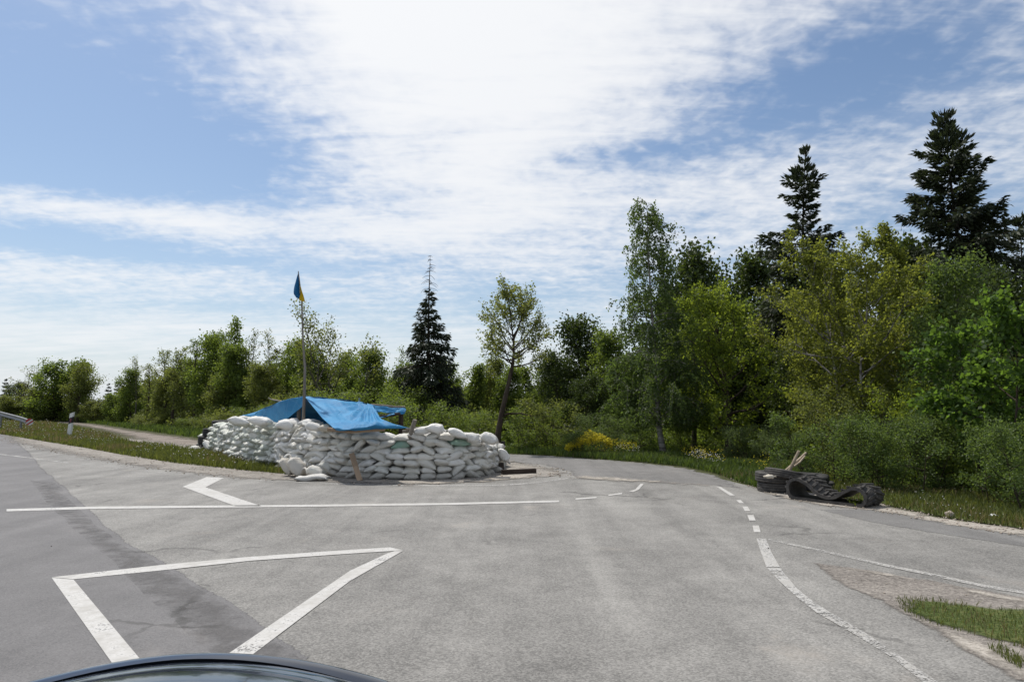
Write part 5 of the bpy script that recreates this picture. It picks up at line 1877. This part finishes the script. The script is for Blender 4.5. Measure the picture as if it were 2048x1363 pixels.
def belt(t):
    s = (t % 1.0) * npf
    i = int(s) % npf
    f = s - int(s)
    p0, p1, p2, p3 = [np.array(prof[(i + k) % npf]) for k in (-1, 0, 1, 2)]
    return .5 * (2 * p1 + (p2 - p0) * f + (2 * p0 - 5 * p1 + 4 * p2 - p3) * f * f + (3 * p1 - p0 - 3 * p2 + p3) * f ** 3)


BW, BT = .46, .046
trk = empty('rubber_track', (o0.x, o0.y, 0))
tag(trk, 'discarded rubber crawler track lying folded on the gravel before the tyres', 'rubber track')
bm = bmesh.new()
nb = 140
ringv = []
for i in range(nb):
    c = belt(i / nb)
    t = belt(i / nb + .004) - belt(i / nb - .004)
    t /= np.linalg.norm(t)
    nn = np.array([t[1], -t[0]])                                # outward (profile runs anticlockwise)
    vs = []
    for (ww, hh) in ((0, -1), (0, 1), (1, 1), (1, -1)):
        q = c + nn * hh * BT / 2
        vs.append(bm.verts.new(ax * (q[0] * Ln) + wd * (ww * BW) + Vector((0, 0, q[1] + .012))))
    ringv.append(vs)
for i in range(nb):
    a, b = ringv[i], ringv[(i + 1) % nb]
    for k in range(4):
        bm.faces.new((a[k], b[k], b[(k + 1) % 4], a[(k + 1) % 4]))
bmesh.ops.recalc_face_normals(bm, faces=bm.faces)
bm_ob('belt', bm, M['rubber'], trk)
lug_me = None
nl = 26
for i in range(nl):
    for half in (0, 1):
        tt = (i + (.5 if half else 0)) / nl
        c = belt(tt)
        t = belt(tt + .004) - belt(tt - .004)
        t /= np.linalg.norm(t)
        nn = np.array([t[1], -t[0]])
        X = (ax * (t[0] * Ln) + Vector((0, 0, t[1]))).normalized()
        Z = (ax * nn[0] + Vector((0, 0, nn[1]))).normalized()
        Y = Z.cross(X)
        if lug_me is None:
            bm = bmesh.new()
            box_bm(bm, .040, BW * .47, .020, None)
            for v in bm.verts:
                if v.co.z > 0: v.co.x *= .7
            lug_me = bpy.data.meshes.new('lug')
            bm.to_mesh(lug_me)
            bm.free()
            lug_me.materials.append(M['rubber'])
        q = c + nn * (BT / 2 + .012)
        pos = ax * (q[0] * Ln) + wd * (BW * (.26 if half == 0 else .74)) + Vector((0, 0, q[1] + .024))
        lo = bpy.data.objects.new('lug', lug_me)
        COL.objects.link(lo)
        lo.parent = trk
        sk = .30 if half == 0 else -.30
        lo.matrix_local = Matrix.Translation(pos) @ Matrix(((X.x, Y.x, Z.x, 0), (X.y, Y.y, Z.y, 0), (X.z, Y.z, Z.z, 0), (0, 0, 0, 1))) @ Matrix.Rotation(sk, 4, 'Z')

for i, (pts, r, lb) in enumerate([
        ([(1577, 945, 11.75), (1588, 922, 11.7), (1598, 901, 11.65)], (.030, .028, .024), 'thickest pale stick propped upright in the tyre pile'),
        ([(1568, 943, 11.9), (1584, 929, 12.0), (1598, 918, 12.1), (1612, 905, 12.2)], (.018, .020, .020, .020), 'thin pale stick crossing behind the thickest one in the tyre pile'),
        ([(1588, 932, 11.95), (1600, 923, 12.05), (1610, 911, 12.1)], (.016, .016, .013), 'short twiggy stick beneath the crossing one in the tyre pile')]):
    t = pole_ob('stick', [P(*q) for q in pts], r, M['wood_pale'])
    tag(t, lb, 'stick')
t = link_mesh('crumpled_sack', bag_mesh(301, .20, .12, .055, tie=True), None)
t.location = P(1540, 952.5, 11.35)
t.rotation_euler = (0, 0, .1)
t.color = (.62, .57, .48, 1)
tag(t, 'small crumpled cream sack squeezed between the stacked tyres', 'sack')
t = link_mesh('weed', np_mesh('weed', *leaf_quads(np.random.default_rng(5), np.random.default_rng(6).normal(size=(40, 3)) * np.array([.05, .06, .015]) + np.array([0, 0, .035]), np.random.default_rng(7).normal(size=(40, 3)) + np.array([0, 0, .3]), .05, .03),
                            np.random.default_rng(8).random(40)), M['leaf_maple'])
t.location = Vector((trk.location.x, trk.location.y, .04)) + ax * (Ln * .93) + wd * .12
tag(t, 'small tuft of yellow-green weed inside the end loop of the rubber track', 'weed')


def rock(seed, r):
    bm = bmesh.new()
    bmesh.ops.create_icosphere(bm, subdivisions=3, radius=1)
    for v in bm.verts:
        n = v.co.copy()
        v.co *= 1 + .25 * mnoise.noise(n * 1.3 + Vector((seed, 0, 0))) + .08 * mnoise.noise(n * 4 + Vector((0, seed, 0)))
        v.co = Vector((v.co.x * r[0], v.co.y * r[1], v.co.z * r[2]))
    return bm


g = G(1902, 1036)
t = bm_ob('boulder', rock(3, (.055, .05, .05)), M['stone'], None, True)
t.location = (g.x, g.y + .02, .045)
tag(t, 'rounded brownish stone at the edge of the verge grass', 'stone')
g = G(1988, 1040)
bm = bmesh.new()
bmesh.ops.create_grid(bm, x_segments=8, y_segments=6, size=1)
for v in bm.verts:
    v.co = Vector((v.co.x * .045, v.co.y * .03, .012 + .018 * mnoise.noise(v.co * 1.7) + .012 * (1 - v.co.x ** 2)))
t = bm_ob('paper_scrap', bm, M['paper'], None, False)
md = t.modifiers.new('thickness', 'SOLIDIFY')
md.thickness = .002
t.location = (g.x, g.y, .05)
tag(t, 'crumpled white scrap of litter in the verge grass', 'litter')

# ------------------------------------------------------------------ marker post and guardrail
g = G(138, 874)
dp = empty('marker_post', (g.x, g.y, 0))
tag(dp, 'white roadside marker post with slanted black band and red reflector', 'post')
hp = P(143, 824, g.y).z
sw, sdp = .19, .12


def slanted(name, z0, z1, s, mat, grow=0.0, slant=.08, flat0=False):
    bm = bmesh.new()
    hw, hd = sw / 2 + grow, sdp / 2 + grow
    vs = []
    for z, sl in ((z0, 0 if flat0 else slant), (z1, slant)):
        for x, y in ((-1, -1), (1, -1), (1, 1), (-1, 1)):
            vs.append(bm.verts.new((x * hw + (z / hp) * .09, y * hd, z + x * sl * .5)))
    for f in ((3, 2, 1, 0), (4, 5, 6, 7), (0, 1, 5, 4), (1, 2, 6, 5), (2, 3, 7, 6), (3, 0, 4, 7)):
        bm.faces.new([vs[i] for i in f])
    bmesh.ops.bevel(bm, geom=[e for e in bm.edges if abs(e.verts[0].co.z - e.verts[1].co.z) > .2], offset=.02, segments=2, affect='EDGES')
    return bm_ob(name, bm, M[mat], dp)


slanted('shaft', 0, hp - .03, 1, 'white_plastic', flat0=True)
slanted('black_band', hp - .52, hp - .24, 1, 'black_band', .004)
bm = bmesh.new()
box_bm(bm, .05, .012, .17)
o = bm_ob('reflector', bm, M['red_reflector'], dp)
o.location = (.075, -sdp / 2 - .010, hp - .38)

gr = empty('guardrail', (*P(30, 812, 39).xy, 0))
tag(gr, 'galvanised guardrail ramping down to a round striped end plate', 'guardrail')
path = [P(58, 843, 37.5), P(40, 837, 39), P(0, 826.5, 42), P(-60, 812, 46.5), P(-150, 808, 53), P(-330, 809, 70)]
prof_w = [(z * .82, o) for z, o in [(-.16, .0), (-.145, .045), (-.10, .055), (-.055, .012), (-.02, .0), (.02, .0), (.055, .012), (.10, .055), (.145, .045), (.16, .0)]]
bm = bmesh.new()
prev = None
for i, p in enumerate(path):
    t = (path[min(i + 1, len(path) - 1)] - path[max(i - 1, 0)]).normalized()
    side = Vector((t.y, -t.x, 0)).normalized()
    if side.y > 0: side = -side
    loop = [bm.verts.new(p - gr.location + side * (o_ + dd) + Vector((0, 0, z))) for dd in (0,) for z, o_ in prof_w]
    loop += [bm.verts.new(p - gr.location + side * (o_ - .012) + Vector((0, 0, z))) for z, o_ in prof_w[::-1]]
    if prev:
        k = len(loop)
        for j in range(k): bm.faces.new((prev[j], prev[(j + 1) % k], loop[(j + 1) % k], loop[j]))
    else: bm.faces.new(loop)
    prev = loop
bm.faces.new(prev)
bmesh.ops.recalc_face_normals(bm, faces=bm.faces)
bm_ob('rail', bm, M['galv'], gr)
for p in (path[1], path[2], path[3], path[4]):
    bm = bmesh.new()
    q = p - gr.location
    box_bm(bm, .08, .10, q.z + .12, Matrix.Translation((q.x, q.y + .10, (q.z + .12) / 2)))
    bm_ob('post', bm, M['galv'], gr)
pe = path[0] - gr.location
ep = empty('end_plate')
ep.parent = gr
ep.location = pe + Vector((.10, -.10, 0))
ep.rotation_euler = (math.pi / 2, 0, .25)
rr = .185
for nm, lo_, hi_, mt in (('white_stripe', -1, -.52, 'sign_white'), ('red_stripe', -.52, -.10, 'sign_red'), ('white_stripe', -.10, .32, 'sign_white'), ('red_stripe', .32, 1, 'sign_red')):
    bm = bmesh.new()
    pts = []
    for i in range(13):
        v = lo_ + (hi_ - lo_) * i / 12
        pts.append((v, math.sqrt(max(0, 1 - v * v))))
    ring = [(v, -h) for v, h in pts] + [(v, h) for v, h in pts[::-1]]
    c, s_ = math.cos(R(125)), math.sin(R(125))
    P2 = []
    for v, h in ring:
        q = (v * c - h * s_, v * s_ + h * c)
        if not P2 or (abs(q[0] - P2[-1][0]) + abs(q[1] - P2[-1][1]) > 1e-4 and abs(q[0] - P2[0][0]) + abs(q[1] - P2[0][1]) > 1e-4): P2.append(q)
    f0 = [bm.verts.new((x * rr, y * rr, .012)) for x, y in P2]
    f1 = [bm.verts.new((x * rr, y * rr, 0)) for x, y in P2]
    bm.faces.new(f0)
    bm.faces.new(f1[::-1])
    for i in range(len(P2)): bm.faces.new((f1[i], f1[(i + 1) % len(P2)], f0[(i + 1) % len(P2)], f0[i]))
    bmesh.ops.recalc_face_normals(bm, faces=bm.faces)
    bm_ob(nm, bm, M[mt], ep)


# ------------------------------------------------------------------ the car one looks out over
def paint():
    m, N = new_mat('dark_blue_car_paint')
    tcn = N.n('ShaderNodeTexCoord').outputs['Object']
    fl = N.noise(tcn, 600, 2, .6)
    dust = N.noise(tcn, 30, 4, .7)
    col = N.mix(N.m('MULTIPLY', N.step(fl, .5, .8), .25), (.014, .020, .034), (.06, .075, .10))
    rough = N.m('ADD', .10, N.m('MULTIPLY', dust, .12))
    N.out(N.bsdf(col, rough, None, spec=.5, Metallic=.3, Coat_Weight=.6, Coat_Roughness=.04))
    return m


M['car_paint'] = paint()
M['car_trim'] = plain('black_car_trim', (.010, .010, .011), .5, .2, 8, .1, 40, .4)
M['glass_lamp'] = plain('lamp_lens', (.45, .47, .5), .12, .1, 8, .02, 40, .6)
TH = R(-12.92)
UC, CA, V0, CB, CN, Z0, KK = -.367, .771, 1.213, .466, 1.72, .909, .146
fwd, rgt = Vector((math.sin(TH), math.cos(TH), 0)), Vector((math.cos(TH), -math.sin(TH), 0))
car = empty('car', (0, 0, 0))
car.matrix_world = Matrix(((rgt.x, fwd.x, 0, rgt.x * UC), (rgt.y, fwd.y, 0, rgt.y * UC), (0, 0, 1, 0), (0, 0, 0, 1)))
tag(car, 'dark blue car whose glossy bonnet edge shows at the bottom of the view', 'car')


def crest(ang, k=1.0):
    """outline of the nose in car coordinates: half width CA, front at V0+CB"""
    s, c = math.sin(ang), math.cos(ang)
    return (CA * k * math.copysign(abs(s) ** (2 / CN), s), V0 + CB * k * abs(c) ** (2 / CN))


def hood_z(u, v, front):
    return Z0 - KK * (u / CA) ** 2


def strip(name, rings, mat, smooth=True, closed=False):
    bm = bmesh.new()
    R_ = [[bm.verts.new(p) for p in r] for r in rings]
    for a, b in zip(R_, R_[1:]):
        for i in range(len(a) - 1):
            bm.faces.new((a[i], a[i + 1], b[i + 1], b[i]))
    bmesh.ops.recalc_face_normals(bm, faces=bm.faces)
    o = bm_ob(name, bm, M[mat], car, smooth)
    return o


angs = [math.pi * (-.5 + i / 60) for i in range(61)]
rings = []
# from the sill of the bonnet gap outwards over the crest and down to the bumper
for k, dzz in ((.900, .005), (.93, .0065), (.96, .007), (.985, .004), (1.0, 0), (1.018, -.010), (1.035, -.035), (1.055, -.08), (1.075, -.16), (1.09, -.28)):
    rings.append([(*crest(a, k), hood_z(crest(a)[0], 0, 0) + dzz) for a in angs])
strip('front_wing', rings, 'car_paint')
rings = []
for k, dzz in ((.892, -.012), (.886, .000), (.876, .0035), (.84, .006), (.80, .009), (.795, .013), (.785, .0155), (.70, .019), (.55, .024), (.35, .030), (.1, .034)):
    rings.append([(crest(a, k)[0], crest(a, k)[1] - max(0, .886 - k) * .45, hood_z(crest(a)[0] * k, 0, 0) + dzz) for a in angs])
strip('bonnet', rings, 'car_paint')
rings = [[(*crest(a, k), hood_z(crest(a)[0], 0, 0) + dzz) for a in angs] for k, dzz in ((.905, -.02), (.88, -.02))]
strip('bonnet_seal', rings, 'car_trim')
# flanks, rear bonnet and the lower nose
for sg in (-1, 1):
    rings = []
    for v in (V0, V0 - .4, V0 - .8, V0 - 1.2):
        r_ = [(sg * CA * q, v, z) for q, z in ((.3, Z0 + .03), (.87, Z0 - KK * .76 + .01), (1.0, Z0 - KK), (1.06, Z0 - KK - .08), (1.10, Z0 - KK - .28), (1.09, .34))]
        rings.append(r_)
    strip('wing_panel', rings, 'car_paint')
rings = []
for z, k in ((Z0 - KK * .2 - .26, 1.085), (.62, 1.10), (.52, 1.13), (.40, 1.13), (.30, 1.09), (.22, 1.02)):
    rings.append([(*crest(a, k), z - (KK * (crest(a)[0] / CA) ** 2 * .8 if z > .6 else 0)) for a in angs])
strip('bumper', rings, 'car_paint')
rings = [[(*crest(a, 1.135), z) for a in angs[22:39]] for z in (.50, .40)]
strip('grille', rings, 'car_trim')
for sg in (-1, 1):
    bm = bmesh.new()
    bmesh.ops.create_uvsphere(bm, u_segments=16, v_segments=10, radius=1)
    for v in bm.verts: v.co = Vector((v.co.x * .16, v.co.y * .10, v.co.z * .07))
    o = bm_ob('headlight', bm, M['glass_lamp'], car, True)
    u_, v_ = crest(sg * .95, 1.05)
    o.location = (u_, v_ - .03, .62)
    o.rotation_euler = (0, 0, -sg * .7)
    wh = empty('wheel')
    wh.parent = car
    wh.location = (sg * .74, V0 - .35, .31)
    wh.rotation_euler = (0, math.pi / 2, 0)
    wt = link_mesh('tyre', TYD, None, wh)
    wt.scale = (.82, .82, .85)
    bm = bmesh.new()
    bmesh.ops.create_cone(bm, cap_ends=True, segments=20, radius1=.19, radius2=.17, depth=.12)
    bm_ob('rim', bm, M['galv'], wh, False)

for o in SC.objects:
    if o.type == 'MESH' and o.parent is None and not o.get('label') and not o.get('kind'):
        print('UNTAGGED', o.name)
print('leaves', LEAVES[0], 'objects', len(SC.objects))
